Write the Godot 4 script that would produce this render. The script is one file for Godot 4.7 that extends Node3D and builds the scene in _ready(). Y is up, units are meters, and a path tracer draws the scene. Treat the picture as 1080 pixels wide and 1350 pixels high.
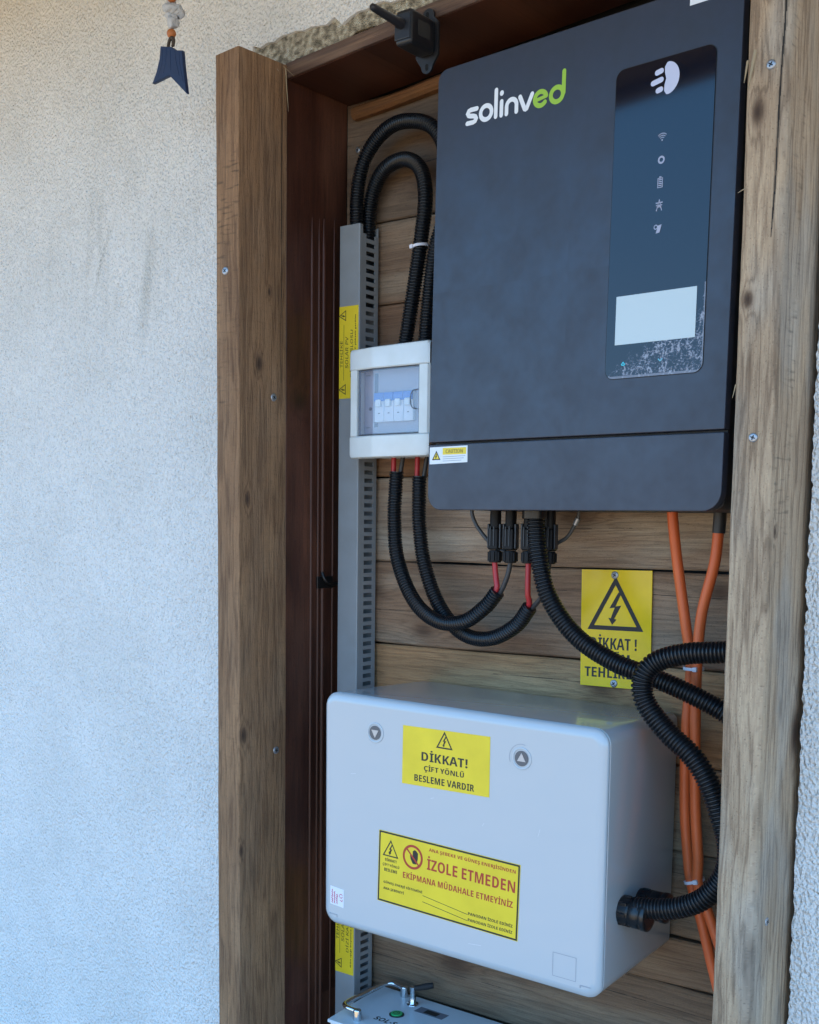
extends Node3D

# ------------------------------------------------------------------ mesh helpers
class MB:
	var v := PackedVector3Array()
	var n := PackedVector3Array()
	var t := PackedVector2Array()

	func tri(a: Vector3, b: Vector3, c: Vector3, na: Vector3, nb: Vector3, nc: Vector3, ta := Vector2.ZERO, tb := Vector2.ZERO, tc := Vector2.ZERO) -> void:
		v.append(a); v.append(c); v.append(b)
		n.append(na); n.append(nc); n.append(nb)
		t.append(ta); t.append(tc); t.append(tb)

	func flat(a: Vector3, b: Vector3, c: Vector3, ta := Vector2.ZERO, tb := Vector2.ZERO, tc := Vector2.ZERO) -> void:
		var m := (b - a).cross(c - a).normalized()
		tri(a, b, c, m, m, m, ta, tb, tc)

	func quad(a: Vector3, b: Vector3, c: Vector3, d: Vector3) -> void:
		flat(a, b, c)
		flat(a, c, d)

	func box(lo: Vector3, hi: Vector3) -> void:
		var p := [Vector3(lo.x, lo.y, lo.z), Vector3(hi.x, lo.y, lo.z), Vector3(hi.x, hi.y, lo.z), Vector3(lo.x, hi.y, lo.z), Vector3(lo.x, lo.y, hi.z), Vector3(hi.x, lo.y, hi.z), Vector3(hi.x, hi.y, hi.z), Vector3(lo.x, hi.y, hi.z)]
		for f in [[4, 5, 6, 7], [1, 0, 3, 2], [5, 1, 2, 6], [0, 4, 7, 3], [7, 6, 2, 3], [0, 1, 5, 4]]:
			quad(p[f[0]], p[f[1]], p[f[2]], p[f[3]])

	# box with rounded edges
	func rbox(lo: Vector3, hi: Vector3, r: float, seg := 3) -> void:
		var c := (lo + hi) * 0.5
		var h := (hi - lo) * 0.5
		r = minf(r, minf(h.x, minf(h.y, h.z)) * 0.999)
		var ins := h - Vector3(r, r, r)
		for ax in 3:
			var u := (ax + 1) % 3
			var w := (ax + 2) % 3
			var us := PackedFloat32Array()
			var ws := PackedFloat32Array()
			for k in seg + 1:
				us.append(-h[u] + r * float(k) / seg)
				ws.append(-h[w] + r * float(k) / seg)
			for k in seg + 1:
				us.append(h[u] - r + r * float(k) / seg)
				ws.append(h[w] - r + r * float(k) / seg)
			for s: float in [-1.0, 1.0]:
				for i in us.size() - 1:
					for j in ws.size() - 1:
						var q: Array[Vector3] = []
						var m: Array[Vector3] = []
						for e in [[i, j], [i + 1, j], [i + 1, j + 1], [i, j + 1]]:
							var p := Vector3.ZERO
							p[ax] = s * h[ax]
							p[u] = us[e[0]]
							p[w] = ws[e[1]]
							var inner := p.clamp(-ins, ins)
							var d := (p - inner).normalized()
							q.append(c + inner + d * r)
							m.append(d)
						if s > 0:
							tri(q[0], q[1], q[2], m[0], m[1], m[2])
							tri(q[0], q[2], q[3], m[0], m[2], m[3])
						else:
							tri(q[0], q[2], q[1], m[0], m[2], m[1])
							tri(q[0], q[3], q[2], m[0], m[3], m[2])

	func cap(loop: PackedVector3Array, want: Vector3, uvscale := 0.0) -> void:
		var nn := want.normalized()
		var ux := (Vector3.UP if absf(nn.y) < 0.8 else Vector3.RIGHT).cross(nn).normalized()
		var uy := nn.cross(ux)
		var flatp := PackedVector2Array()
		for p in loop:
			flatp.append(Vector2(p.dot(ux), p.dot(uy)))
		var ids := Geometry2D.triangulate_polygon(flatp)
		for k in range(0, ids.size(), 3):
			var a := loop[ids[k]]
			var b := loop[ids[k + 1]]
			var c := loop[ids[k + 2]]
			if (b - a).cross(c - a).dot(nn) < 0:
				var z := b
				b = c
				c = z
			tri(a, b, c, nn, nn, nn, Vector2(a.x, -a.y) * uvscale, Vector2(b.x, -b.y) * uvscale, Vector2(c.x, -c.y) * uvscale)

	# closed loops (counter-clockwise seen from the end they travel towards)
	func loft(loops: Array, smooth := 40.0, caps := true, us := PackedFloat32Array(), vs := PackedFloat32Array()) -> void:
		var m: int = loops[0].size()
		var rows := loops.size() - 1
		var fn: Array = []
		for k in rows:
			var row := PackedVector3Array()
			for i in m:
				var j := (i + 1) % m
				var x: Vector3 = (loops[k][j] - loops[k + 1][i]).cross(loops[k + 1][j] - loops[k][i])
				row.append(x.normalized())
			fn.append(row)
		var lim := cos(deg_to_rad(smooth))
		for k in rows:
			for i in m:
				var j := (i + 1) % m
				var f0: Vector3 = fn[k][i]
				var nrm: Array[Vector3] = []
				for e in [[k, i], [k, j], [k + 1, j], [k + 1, i]]:
					var s := Vector3.ZERO
					for kk in [e[0] - 1, e[0]]:
						if kk < 0 or kk >= rows:
							continue
						for ii in [(e[1] + m - 1) % m, e[1]]:
							var f: Vector3 = fn[kk][ii]
							if f.dot(f0) > lim:
								s += f
					nrm.append(s.normalized() if s != Vector3.ZERO else f0)
				var tt: Array[Vector2] = [Vector2.ZERO, Vector2.ZERO, Vector2.ZERO, Vector2.ZERO]
				if us.size():
					tt = [Vector2(us[i], vs[k]), Vector2(us[i + 1], vs[k]), Vector2(us[i + 1], vs[k + 1]), Vector2(us[i], vs[k + 1])]
				tri(loops[k][i], loops[k][j], loops[k + 1][j], nrm[0], nrm[1], nrm[2], tt[0], tt[1], tt[2])
				tri(loops[k][i], loops[k + 1][j], loops[k + 1][i], nrm[0], nrm[2], nrm[3], tt[0], tt[2], tt[3])
		if caps:
			var d0: Vector3 = mid(loops[1]) - mid(loops[0])
			var d1: Vector3 = mid(loops[rows]) - mid(loops[rows - 1])
			cap(loops[0], -d0)
			cap(loops[rows], d1)

	func mid(l: PackedVector3Array) -> Vector3:
		var s := Vector3.ZERO
		for p in l:
			s += p
		return s / l.size()

	# plate from a 2D outline: z0 back, z1 front
	func plate(poly: PackedVector2Array, z0: float, z1: float, uvscale := 0.0) -> void:
		if Geometry2D.is_polygon_clockwise(poly):
			poly = poly.duplicate()
			poly.reverse()
		var a := PackedVector3Array()
		var b := PackedVector3Array()
		for p in poly:
			a.append(Vector3(p.x, p.y, z0))
			b.append(Vector3(p.x, p.y, z1))
		loft([a, b], 40.0, false)
		cap(a, Vector3(0, 0, -1))
		cap(b, Vector3(0, 0, 1), uvscale)

	# round tube along points, one radius per point
	func tube(pts: PackedVector3Array, rad: PackedFloat32Array, sides := 14, caps := true) -> void:
		var m := pts.size()
		while rad.size() < m:
			rad.append(rad[rad.size() - 1])
		var tang := PackedVector3Array()
		for i in m:
			tang.append((pts[mini(i + 1, m - 1)] - pts[maxi(i - 1, 0)]).normalized())
		var x := tang[0].cross(Vector3(0.31, 0.2, 0.93)).normalized()
		var ringp: Array = []
		var ringn: Array = []
		for i in m:
			x = (x - tang[i] * x.dot(tang[i])).normalized()
			var y := tang[i].cross(x)
			var ia := maxi(i - 1, 0)
			var ib := mini(i + 1, m - 1)
			var sl := (rad[ib] - rad[ia]) / maxf((pts[ib] - pts[ia]).length(), 1e-6)
			var rp := PackedVector3Array()
			var rn := PackedVector3Array()
			for k in sides:
				var a := TAU * k / sides
				var d := x * cos(a) + y * sin(a)
				rp.append(pts[i] + d * rad[i])
				rn.append((d - tang[i] * sl).normalized())
			ringp.append(rp)
			ringn.append(rn)
		for i in m - 1:
			for k in sides:
				var l := (k + 1) % sides
				tri(ringp[i][k], ringp[i][l], ringp[i + 1][l], ringn[i][k], ringn[i][l], ringn[i + 1][l])
				tri(ringp[i][k], ringp[i + 1][l], ringp[i + 1][k], ringn[i][k], ringn[i + 1][l], ringn[i + 1][k])
		if caps:
			cap(ringp[0], -tang[0])
			cap(ringp[m - 1], tang[m - 1])

	# flat pen stroke in the x-y plane at height z, round ends
	func stroke(p: PackedVector2Array, w: float, z: float, closed := false) -> void:
		var m := p.size()
		var l := PackedVector2Array()
		var r := PackedVector2Array()
		for i in m:
			var a := p[(i + m - 1) % m] if closed else p[maxi(i - 1, 0)]
			var b := p[(i + 1) % m] if closed else p[mini(i + 1, m - 1)]
			var d1 := (p[i] - a).normalized()
			var d2 := (b - p[i]).normalized()
			if d1 == Vector2.ZERO: d1 = d2
			if d2 == Vector2.ZERO: d2 = d1
			var t1 := (d1 + d2).normalized()
			var nn := Vector2(-t1.y, t1.x)
			var k := clampf(1.0 / maxf(nn.dot(Vector2(-d2.y, d2.x)), 0.35), 1.0, 2.0)
			l.append(p[i] + nn * w * 0.5 * k)
			r.append(p[i] - nn * w * 0.5 * k)
		for i in (m if closed else m - 1):
			var j := (i + 1) % m
			flat(v3(r[i], z), v3(r[j], z), v3(l[j], z))
			flat(v3(r[i], z), v3(l[j], z), v3(l[i], z))
		if not closed:
			for e in [[0, p[0] - p[1]], [m - 1, p[m - 1] - p[m - 2]]]:
				var c: Vector2 = p[e[0]]
				var dir: Vector2 = e[1]
				var a0 := dir.angle() - PI / 2
				for k in 8:
					flat(v3(c, z), v3(c + Vector2.from_angle(a0 + PI * k / 8) * w * 0.5, z), v3(c + Vector2.from_angle(a0 + PI * (k + 1) / 8) * w * 0.5, z))

	func v3(p: Vector2, z: float) -> Vector3:
		return Vector3(p.x, p.y, z)

	func mesh() -> ArrayMesh:
		var a := []
		a.resize(Mesh.ARRAY_MAX)
		a[Mesh.ARRAY_VERTEX] = v
		a[Mesh.ARRAY_NORMAL] = n
		a[Mesh.ARRAY_TEX_UV] = t
		var am := ArrayMesh.new()
		am.add_surface_from_arrays(Mesh.PRIMITIVE_TRIANGLES, a)
		return am


var used := {}
var rng := RandomNumberGenerator.new()
var M := {}
var fonts := {}

func numbered(called: String) -> String:
	var k: int = used.get(called, 0)
	used[called] = k + 1
	return called if k == 0 else "%s_%03d" % [called, k]

func thing(called: String, label: String, category: String, at := Vector3.ZERO, group := "") -> Node3D:
	var o := Node3D.new()
	o.name = numbered(called)
	o.position = at
	add_child(o)
	o.set_meta("label", label)
	o.set_meta("category", category)
	if group: o.set_meta("group", group)
	return o

func part(called: String, mb: MB, m: Material, parent: Node3D, label := "") -> MeshInstance3D:
	var o := MeshInstance3D.new()
	var taken := 0
	for c in parent.get_children():
		var s := String(c.name)
		if s == called or s.begins_with(called + "_") and s.trim_prefix(called + "_").is_valid_int():
			taken += 1
	o.name = called if taken == 0 else "%s_%03d" % [called, taken]
	o.mesh = mb.mesh()
	o.material_override = m
	parent.add_child(o, true)
	if label: o.set_meta("label", label)
	return o

func whole(called: String, mb: MB, m: Material, label: String, category: String, group := "") -> MeshInstance3D:
	var o := MeshInstance3D.new()
	o.name = numbered(called)
	o.mesh = mb.mesh()
	o.material_override = m
	add_child(o)
	o.set_meta("label", label)
	o.set_meta("category", category)
	if group: o.set_meta("group", group)
	return o

func struct(called: String, mb: MB, m: Material) -> MeshInstance3D:
	var o := MeshInstance3D.new()
	o.name = called
	o.mesh = mb.mesh()
	o.material_override = m
	add_child(o)
	o.set_meta("kind", "structure")
	return o

func mat(c: Color, rough := 0.6, metal := 0.0, spec := 0.5) -> StandardMaterial3D:
	var m := StandardMaterial3D.new()
	m.albedo_color = c
	m.roughness = rough
	m.metallic = metal
	m.metallic_specular = spec
	return m

func lin(r: float, g: float, b: float) -> Color:
	return Color(r, g, b).linear_to_srgb()

func noise(sd: int, freq: float, oct := 3, kind := FastNoiseLite.TYPE_SIMPLEX_SMOOTH, fractal := FastNoiseLite.FRACTAL_FBM) -> FastNoiseLite:
	var f := FastNoiseLite.new()
	f.seed = sd
	f.frequency = freq
	f.noise_type = kind
	f.fractal_type = fractal if oct > 1 else FastNoiseLite.FRACTAL_NONE
	f.fractal_octaves = oct
	return f

# noise bytes, made small and stretched to w x h
func nbytes(f: FastNoiseLite, w: int, h: int, dw := 1, dh := 1) -> PackedByteArray:
	var im := f.get_image(maxi(w / dw, 4), maxi(h / dh, 4), false, false, true)
	im.convert(Image.FORMAT_L8)
	if dw > 1 or dh > 1:
		im.resize(w, h, Image.INTERPOLATE_CUBIC)
	return im.get_data()

func tex(im: Image) -> ImageTexture:
	return ImageTexture.create_from_image(im)

# wood with fibres along the v axis
func wood(w: int, h: int, sd: int, dark: Color, light: Color, o: Dictionary) -> Array:
	var fine := nbytes(noise(sd, 0.26, 2), w, h, 1, 13)
	var mid := nbytes(noise(sd + 1, 0.05, 3), w, h, 1, 14)
	var blot := nbytes(noise(sd + 2, 0.03, 3), w, h, 4, 8)
	var pore := nbytes(noise(sd + 3, 0.28, 1), w, h, 1, 4)
	var grey := nbytes(noise(sd + 4, 0.018, 3), w, h, 3, 6)
	var speck := nbytes(noise(sd + 6, 0.3, 2), w, h)
	var knots: Array = o.get("knots", [])
	var rings: float = o.get("rings", 9.0)
	var ringk: float = o.get("ring_strength", 0.22)
	var knotk: float = o.get("knot_strength", 0.85)
	var greyc: Color = o.get("grey", Color(0.5, 0.48, 0.45))
	var greyk: float = o.get("grey_amount", 0.3)
	var saw: float = o.get("saw", 0.0)
	var sawband: Array = o.get("saw_band", [0.0, 0.0, 0.0, 0.0])   # u0, u1, v0, v1
	var cracks: Array = o.get("cracks", [])                          # [u, v0, v1, slope, width]
	var sawn := nbytes(noise(sd + 5, 0.12, 2), w, h, 10, 1)
	var col := PackedByteArray()
	col.resize(w * h * 3)
	var hgt := PackedByteArray()
	hgt.resize(w * h)
	var kp: Array = []
	for k in knots:
		kp.append([k[0] * w, k[1] * h, k[2] * w, k[3] * h])
	for y in h:
		var v := float(y) / h
		var near: Array = []
		for k in kp:
			if absf(y - k[1]) < k[3] * 5.0: near.append(k)
		var ck: Array = []
		for c in cracks:
			if v > c[1] and v < c[2]: ck.append([(c[0] + (v - c[1]) * c[3]) * w, c[4] * (0.6 + 0.8 * sin(PI * (v - c[1]) / (c[2] - c[1])))])
		for x in w:
			var i := y * w + x
			var f := fine[i] / 255.0 - 0.5
			var g := mid[i] / 255.0 - 0.5
			var b := blot[i] / 255.0 - 0.5
			var shift := 0.0
			var kd := 0.0
			for k in near:
				var dx: float = (x - k[0]) / k[2]
				var dy: float = (y - k[1]) / k[3]
				var d := dx * dx + dy * dy
				if d < 12.0:
					shift += exp(-d * 0.35) * 1.6
					kd = maxf(kd, exp(-d * 1.1))
			var r0 := 0.5 + 0.5 * sin(TAU * (float(x) / w * rings + g * 1.3 + b * 1.1 + shift))
			var r := 1.0 - 2.0 * r0 * r0 * r0
			var s := 0.52 + f * 0.34 + g * 0.18 + b * 0.36 + (r - 0.4) * ringk
			var hh := 0.55 + f * 0.5 + r * 0.12 + g * 0.2
			var po := pore[i] / 255.0
			if po < 0.3:
				s -= (0.3 - po) * 0.65
				hh -= (0.3 - po) * 1.6
			var sp := speck[i] / 255.0
			if sp < 0.22:
				s -= 0.45 * (0.22 - sp) / 0.1
				hh -= 0.25
			elif sp > 0.82:
				s += 0.2
			var c := dark.lerp(light, clampf(s, 0.0, 1.0))
			var gk := clampf((grey[i] / 255.0 - 0.42) * 3.0, 0.0, 1.0) * greyk
			c = c.lerp(greyc * (0.75 + 0.5 * clampf(s, 0, 1)), gk)
			if saw > 0.0:
				var u := float(x) / w
				var inb: float = saw * (1.0 if u >= sawband[0] and u <= sawband[1] and v >= sawband[2] and v <= sawband[3] else 0.12)
				var sw := sawn[i] / 255.0
				if sw < 0.37:
					c = c.darkened(clampf(inb * (0.37 - sw) * 1.6 * clampf(0.5 + b * 3.0, 0.15, 1.0), 0.0, 0.3))
					hh -= inb * (0.37 - sw) * 2.4
			if kd > 0.02:
				c = c.lerp(Color(0.20, 0.13, 0.085), clampf(kd * knotk, 0.0, 0.85))
				hh -= kd * 0.15
			for q in ck:
				var e := absf(x - q[0] - g * 4.0)
				if e < q[1]:
					c = c.darkened(0.85)
					hh -= 0.6
				elif e < q[1] * 2.5:
					c = c.darkened(0.2)
			col[i * 3] = c.r8
			col[i * 3 + 1] = c.g8
			col[i * 3 + 2] = c.b8
			hgt[i] = int(clampf(hh, 0.0, 1.0) * 255)
	return [tex(Image.create_from_data(w, h, false, Image.FORMAT_RGB8, col)), tex(Image.create_from_data(w, h, false, Image.FORMAT_L8, hgt))]

func textured(pair: Array, rough: float, bump_mm: float, tint := Color.WHITE) -> StandardMaterial3D:
	var m := mat(tint, rough)
	m.albedo_texture = pair[0]
	m.heightmap_enabled = true
	m.heightmap_texture = pair[1]
	m.heightmap_scale = bump_mm * 0.1
	m.texture_repeat = true
	return m

# ------------------------------------------------------------------ outlines
func rrect(x0: float, y0: float, x1: float, y1: float, r: float, seg := 6) -> PackedVector2Array:
	var p := PackedVector2Array()
	for e in [[x1 - r, y0 + r, -PI / 2], [x1 - r, y1 - r, 0.0], [x0 + r, y1 - r, PI / 2], [x0 + r, y0 + r, PI]]:
		for k in seg + 1:
			p.append(Vector2(e[0], e[1]) + Vector2.from_angle(e[2] + PI / 2 * k / seg) * r)
	return p

func loop3(p: PackedVector2Array, z: float) -> PackedVector3Array:
	var q := PackedVector3Array()
	for a in p:
		q.append(Vector3(a.x, a.y, z))
	return q

func arc(c: Vector2, rx: float, ry: float, a0: float, a1: float, seg := 16) -> PackedVector2Array:
	var p := PackedVector2Array()
	for k in seg + 1:
		var a := deg_to_rad(lerpf(a0, a1, float(k) / seg))
		p.append(c + Vector2(cos(a) * rx, sin(a) * ry))
	return p

func circle(c: Vector2, r: float, seg := 28) -> PackedVector2Array:
	var p := arc(c, r, r, 0, 360, seg)
	p.remove_at(p.size() - 1)
	return p

func pv(a: Array) -> PackedVector2Array:
	var p := PackedVector2Array()
	for i in range(0, a.size(), 2):
		p.append(Vector2(a[i], a[i + 1]))
	return p

func spline(a: Array, step: float) -> PackedVector3Array:
	var c := Curve3D.new()
	c.bake_interval = 0.002
	for i in a.size():
		var p: Vector3 = a[i]
		var q: Vector3 = a[maxi(i - 1, 0)]
		var r: Vector3 = a[mini(i + 1, a.size() - 1)]
		var tn := (r - q).normalized()
		var kin := (p - q).length() / 3.0
		var kout := (r - p).length() / 3.0
		c.add_point(p, -tn * kin, tn * kout)
	var l := c.get_baked_length()
	var m := maxi(int(l / step), 2)
	var out := PackedVector3Array()
	for i in m + 1:
		out.append(c.sample_baked(l * i / m, true))
	return out

func cable(a: Array, r: float, step := 0.006, sides := 12) -> MB:
	var mb := MB.new()
	var p := spline(a, step)
	var rad := PackedFloat32Array()
	rad.resize(p.size())
	rad.fill(r)
	mb.tube(p, rad, sides)
	return mb

func conduit(a: Array, r: float, pitch := 0.0039) -> MB:
	var mb := MB.new()
	var sub := 5
	var p := spline(a, pitch / sub)
	var rad := PackedFloat32Array()
	var prof := [0.0, 0.0, 0.0, 1.0, 1.0]
	for i in p.size():
		rad.append(r - prof[i % sub] * r * 0.17)
	mb.tube(p, rad, 18)
	return mb

# ------------------------------------------------------------------ print
func font(bold: bool) -> Font:
	if not fonts.has(bold):
		var f := SystemFont.new()
		f.font_names = PackedStringArray(["Droid Sans"])
		f.font_weight = 700 if bold else 400
		fonts[bold] = f
	return fonts[bold]

# lettering fitted into the rectangle x0..x1, y0..y1 of the parent's x-y plane; turn in degrees about z, slant shears it
func letters(parent: Node3D, s: String, x0: float, y0: float, x1: float, y1: float, z: float, m: Material, bold := true, turn := 0.0, slant := 0.0) -> void:
	var tm := TextMesh.new()
	tm.text = s
	tm.font = font(bold)
	tm.font_size = 48
	tm.pixel_size = 0.001
	tm.depth = 0.02
	var bb := tm.get_aabb()
	if bb.size.x < 1e-6: return
	var o := MeshInstance3D.new()
	o.name = "lettering"
	o.mesh = tm
	o.material_override = m
	var w := x1 - x0
	var h := y1 - y0
	if absf(turn) > 45: 
		w = y1 - y0
		h = x1 - x0
	var b := Basis(Vector3(w / bb.size.x, 0, 0), Vector3(slant * h / bb.size.y, h / bb.size.y, 0), Vector3(0, 0, 0.0002 / maxf(bb.size.z, 0.001)))
	b = Basis(Vector3(0, 0, 1), deg_to_rad(turn)) * b
	o.transform = Transform3D(b, Vector3((x0 + x1) / 2, (y0 + y1) / 2, z) - b * bb.get_center())
	parent.add_child(o, true)
	o.name = "lettering" if parent.get_child_count() == 1 else o.name

# warning triangle with a lightning bolt; c centre of the base line, s side
func hazard(parent: Node3D, c: Vector2, s: float, z: float, m: Material, w: float, turn := 0.0) -> void:
	var mb := MB.new()
	var t := Transform2D(deg_to_rad(turn), c)
	var h := s * 0.87
	mb.stroke(t * pv([-s / 2, 0, s / 2, 0, 0, h]), w, z, true)
	var bolt := pv([0.06, 0.66, -0.12, 0.36, -0.01, 0.38, -0.09, 0.18, -0.14, 0.19, -0.06, 0.06, 0.03, 0.16, -0.02, 0.17, 0.12, 0.42, 0.0, 0.4, 0.12, 0.64])
	var bp := PackedVector2Array()
	for p in bolt:
		bp.append(p * s)
	bp = t * bp
	if Geometry2D.is_polygon_clockwise(bp): bp.reverse()
	mb.cap(loop3(bp, z + 0.00005), Vector3(0, 0, 1))
	part("warning_symbol", mb, m, parent)

func sheet(parent: Node3D, called: String, poly: PackedVector2Array, z: float, m: Material, thick := 0.0003) -> MeshInstance3D:
	var mb := MB.new()
	mb.plate(poly, z, z + thick)
	return part(called, mb, m, parent)

func quad2(x0: float, y0: float, x1: float, y1: float) -> PackedVector2Array:
	return pv([x0, y0, x1, y0, x1, y1, x0, y1])

# screw head with a cross recess, facing along z of its own basis
func screw(parent: Node3D, at: Vector3, facing: Vector3, r := 0.0042) -> void:
	var mb := MB.new()
	var p := PackedVector3Array()
	var rad := PackedFloat32Array()
	for k in 5:
		var a := PI / 2 * k / 4.0
		p.append(Vector3(0, 0, 0.0016 * sin(a)) + Vector3(0, 0, -0.0006))
		rad.append(maxf(r * (0.55 + 0.45 * cos(a)), 0.0003))
	mb.tube(p, rad, 16)
	var o := part("screw", mb, M.zinc, parent)
	var y := Vector3.UP if absf(facing.y) < 0.9 else Vector3.RIGHT
	var x := y.cross(facing).normalized()
	o.transform = Transform3D(Basis(x, facing.cross(x), facing).rotated(facing, rng.randf() * 1.5), at)
	var c := MB.new()
	c.box(Vector3(-r * 0.5, -0.0006, 0.0008), Vector3(r * 0.5, 0.0006, 0.00125))
	c.box(Vector3(-0.0006, -r * 0.5, 0.0008), Vector3(0.0006, r * 0.5, 0.00122))
	part("recess", c, M.black_matt, o)


func _ready() -> void:
	rng.seed = 7
	# ---------------------------------------------------------------- camera, sky, sun, exposure
	var cam := Camera3D.new()
	cam.name = "camera"
	cam.projection = Camera3D.PROJECTION_FRUSTUM
	cam.near = 0.05
	cam.far = 400.0
	cam.size = 1350.0 / 1572.0172 * 0.05
	cam.frustum_offset = Vector2(13.0633, 163.6597) / 1572.0172 * 0.05
	cam.transform = Transform3D(Basis(Vector3(0.7897, 0.0113, -0.6134), Vector3(-0.0663, 0.9956, -0.067), Vector3(0.6099, 0.0935, 0.7869)).orthonormalized(), Vector3(0.8629, -0.0048, 1.357))
	cam.current = true
	add_child(cam)

	var env := Environment.new()
	env.background_mode = Environment.BG_SKY
	var sky := Sky.new()
	var sm := ProceduralSkyMaterial.new()
	sm.sky_top_color = Color(0.33, 0.55, 0.77)
	sm.sky_horizon_color = Color(0.645, 0.805, 0.925)
	sm.sky_curve = 0.12
	sm.ground_bottom_color = Color(0.3, 0.27, 0.22)
	sm.ground_horizon_color = Color(0.55, 0.6, 0.65)
	sky.sky_material = sm
	env.sky = sky
	env.background_energy_multiplier = 1.0
	env.tonemap_mode = Environment.TONE_MAPPER_LINEAR
	env.tonemap_exposure = 4.7
	env.sdfgi_enabled = true
	env.ssao_enabled = true
	env.ssil_enabled = true
	var we := WorldEnvironment.new()
	we.name = "world"
	we.environment = env
	add_child(we)

	var sun := DirectionalLight3D.new()
	sun.name = "sun"
	sun.light_energy = 1.35
	sun.light_color = Color(1.0, 0.94, 0.84)
	sun.light_angular_distance = 0.5
	sun.shadow_enabled = true
	sun.look_at_from_position(Vector3(-2.0, 7.0, -3.2), Vector3.ZERO)
	add_child(sun)

	materials()
	setting()
	doorway()
	inverter()
	antenna()
	duct()
	breaker_box()
	enclosure()
	danger_sign()
	conduits()
	battery()
	ornament()


func materials() -> void:
	M.black_matt = mat(lin(0.012, 0.012, 0.013), 0.7)
	M.conduit = mat(lin(0.006, 0.007, 0.009), 0.32)
	M.connector = mat(lin(0.005, 0.005, 0.006), 0.5, 0.0, 0.35)
	M.zinc = mat(lin(0.36, 0.37, 0.39), 0.42, 0.8)
	M.steel = mat(lin(0.62, 0.63, 0.64), 0.16, 1.0)
	M.ink = mat(lin(0.018, 0.018, 0.016), 0.55)
	M.red_ink = mat(lin(0.42, 0.035, 0.02), 0.5)
	M.yellow = mat(lin(0.83, 0.615, 0.03), 0.35)
	M.yellow_plate = mat(lin(0.95, 0.64, 0.008), 0.22)
	M.white_print = mat(lin(0.75, 0.77, 0.8), 0.5)
	M.panel_print = mat(lin(0.36, 0.37, 0.47), 0.45)
	M.green_print = mat(lin(0.3, 0.5, 0.04), 0.5)
	M.white_plastic = mat(lin(0.74, 0.78, 0.78), 0.3)
	M.grey_plastic = mat(lin(0.27, 0.285, 0.295), 0.4)
	M.orange = mat(lin(0.74, 0.14, 0.035), 0.45)
	# a faint unevenness of dust and handling on plastics, paint and print
	var dust := NoiseTexture2D.new()
	dust.width = 512
	dust.height = 512
	dust.seamless = true
	dust.noise = noise(701, 0.012, 5)
	var dr := Gradient.new()
	dr.set_color(0, Color(0.94, 0.935, 0.92))
	dr.set_color(1, Color(1, 1, 1))
	dust.color_ramp = dr
	M.dust = dust
	for k in ["yellow", "yellow_plate", "white_plastic", "grey_plastic", "orange"]:
		worn(M[k])
	M.red_cable = mat(lin(0.42, 0.02, 0.025), 0.4)
	M.black_cable = mat(lin(0.03, 0.03, 0.032), 0.45)
	M.tie = mat(lin(0.72, 0.7, 0.74), 0.4)


func worn(m: StandardMaterial3D, size := 3.0) -> void:
	m.albedo_texture = M.dust
	m.uv1_triplanar = true
	m.uv1_scale = Vector3(size, size, size)


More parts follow.
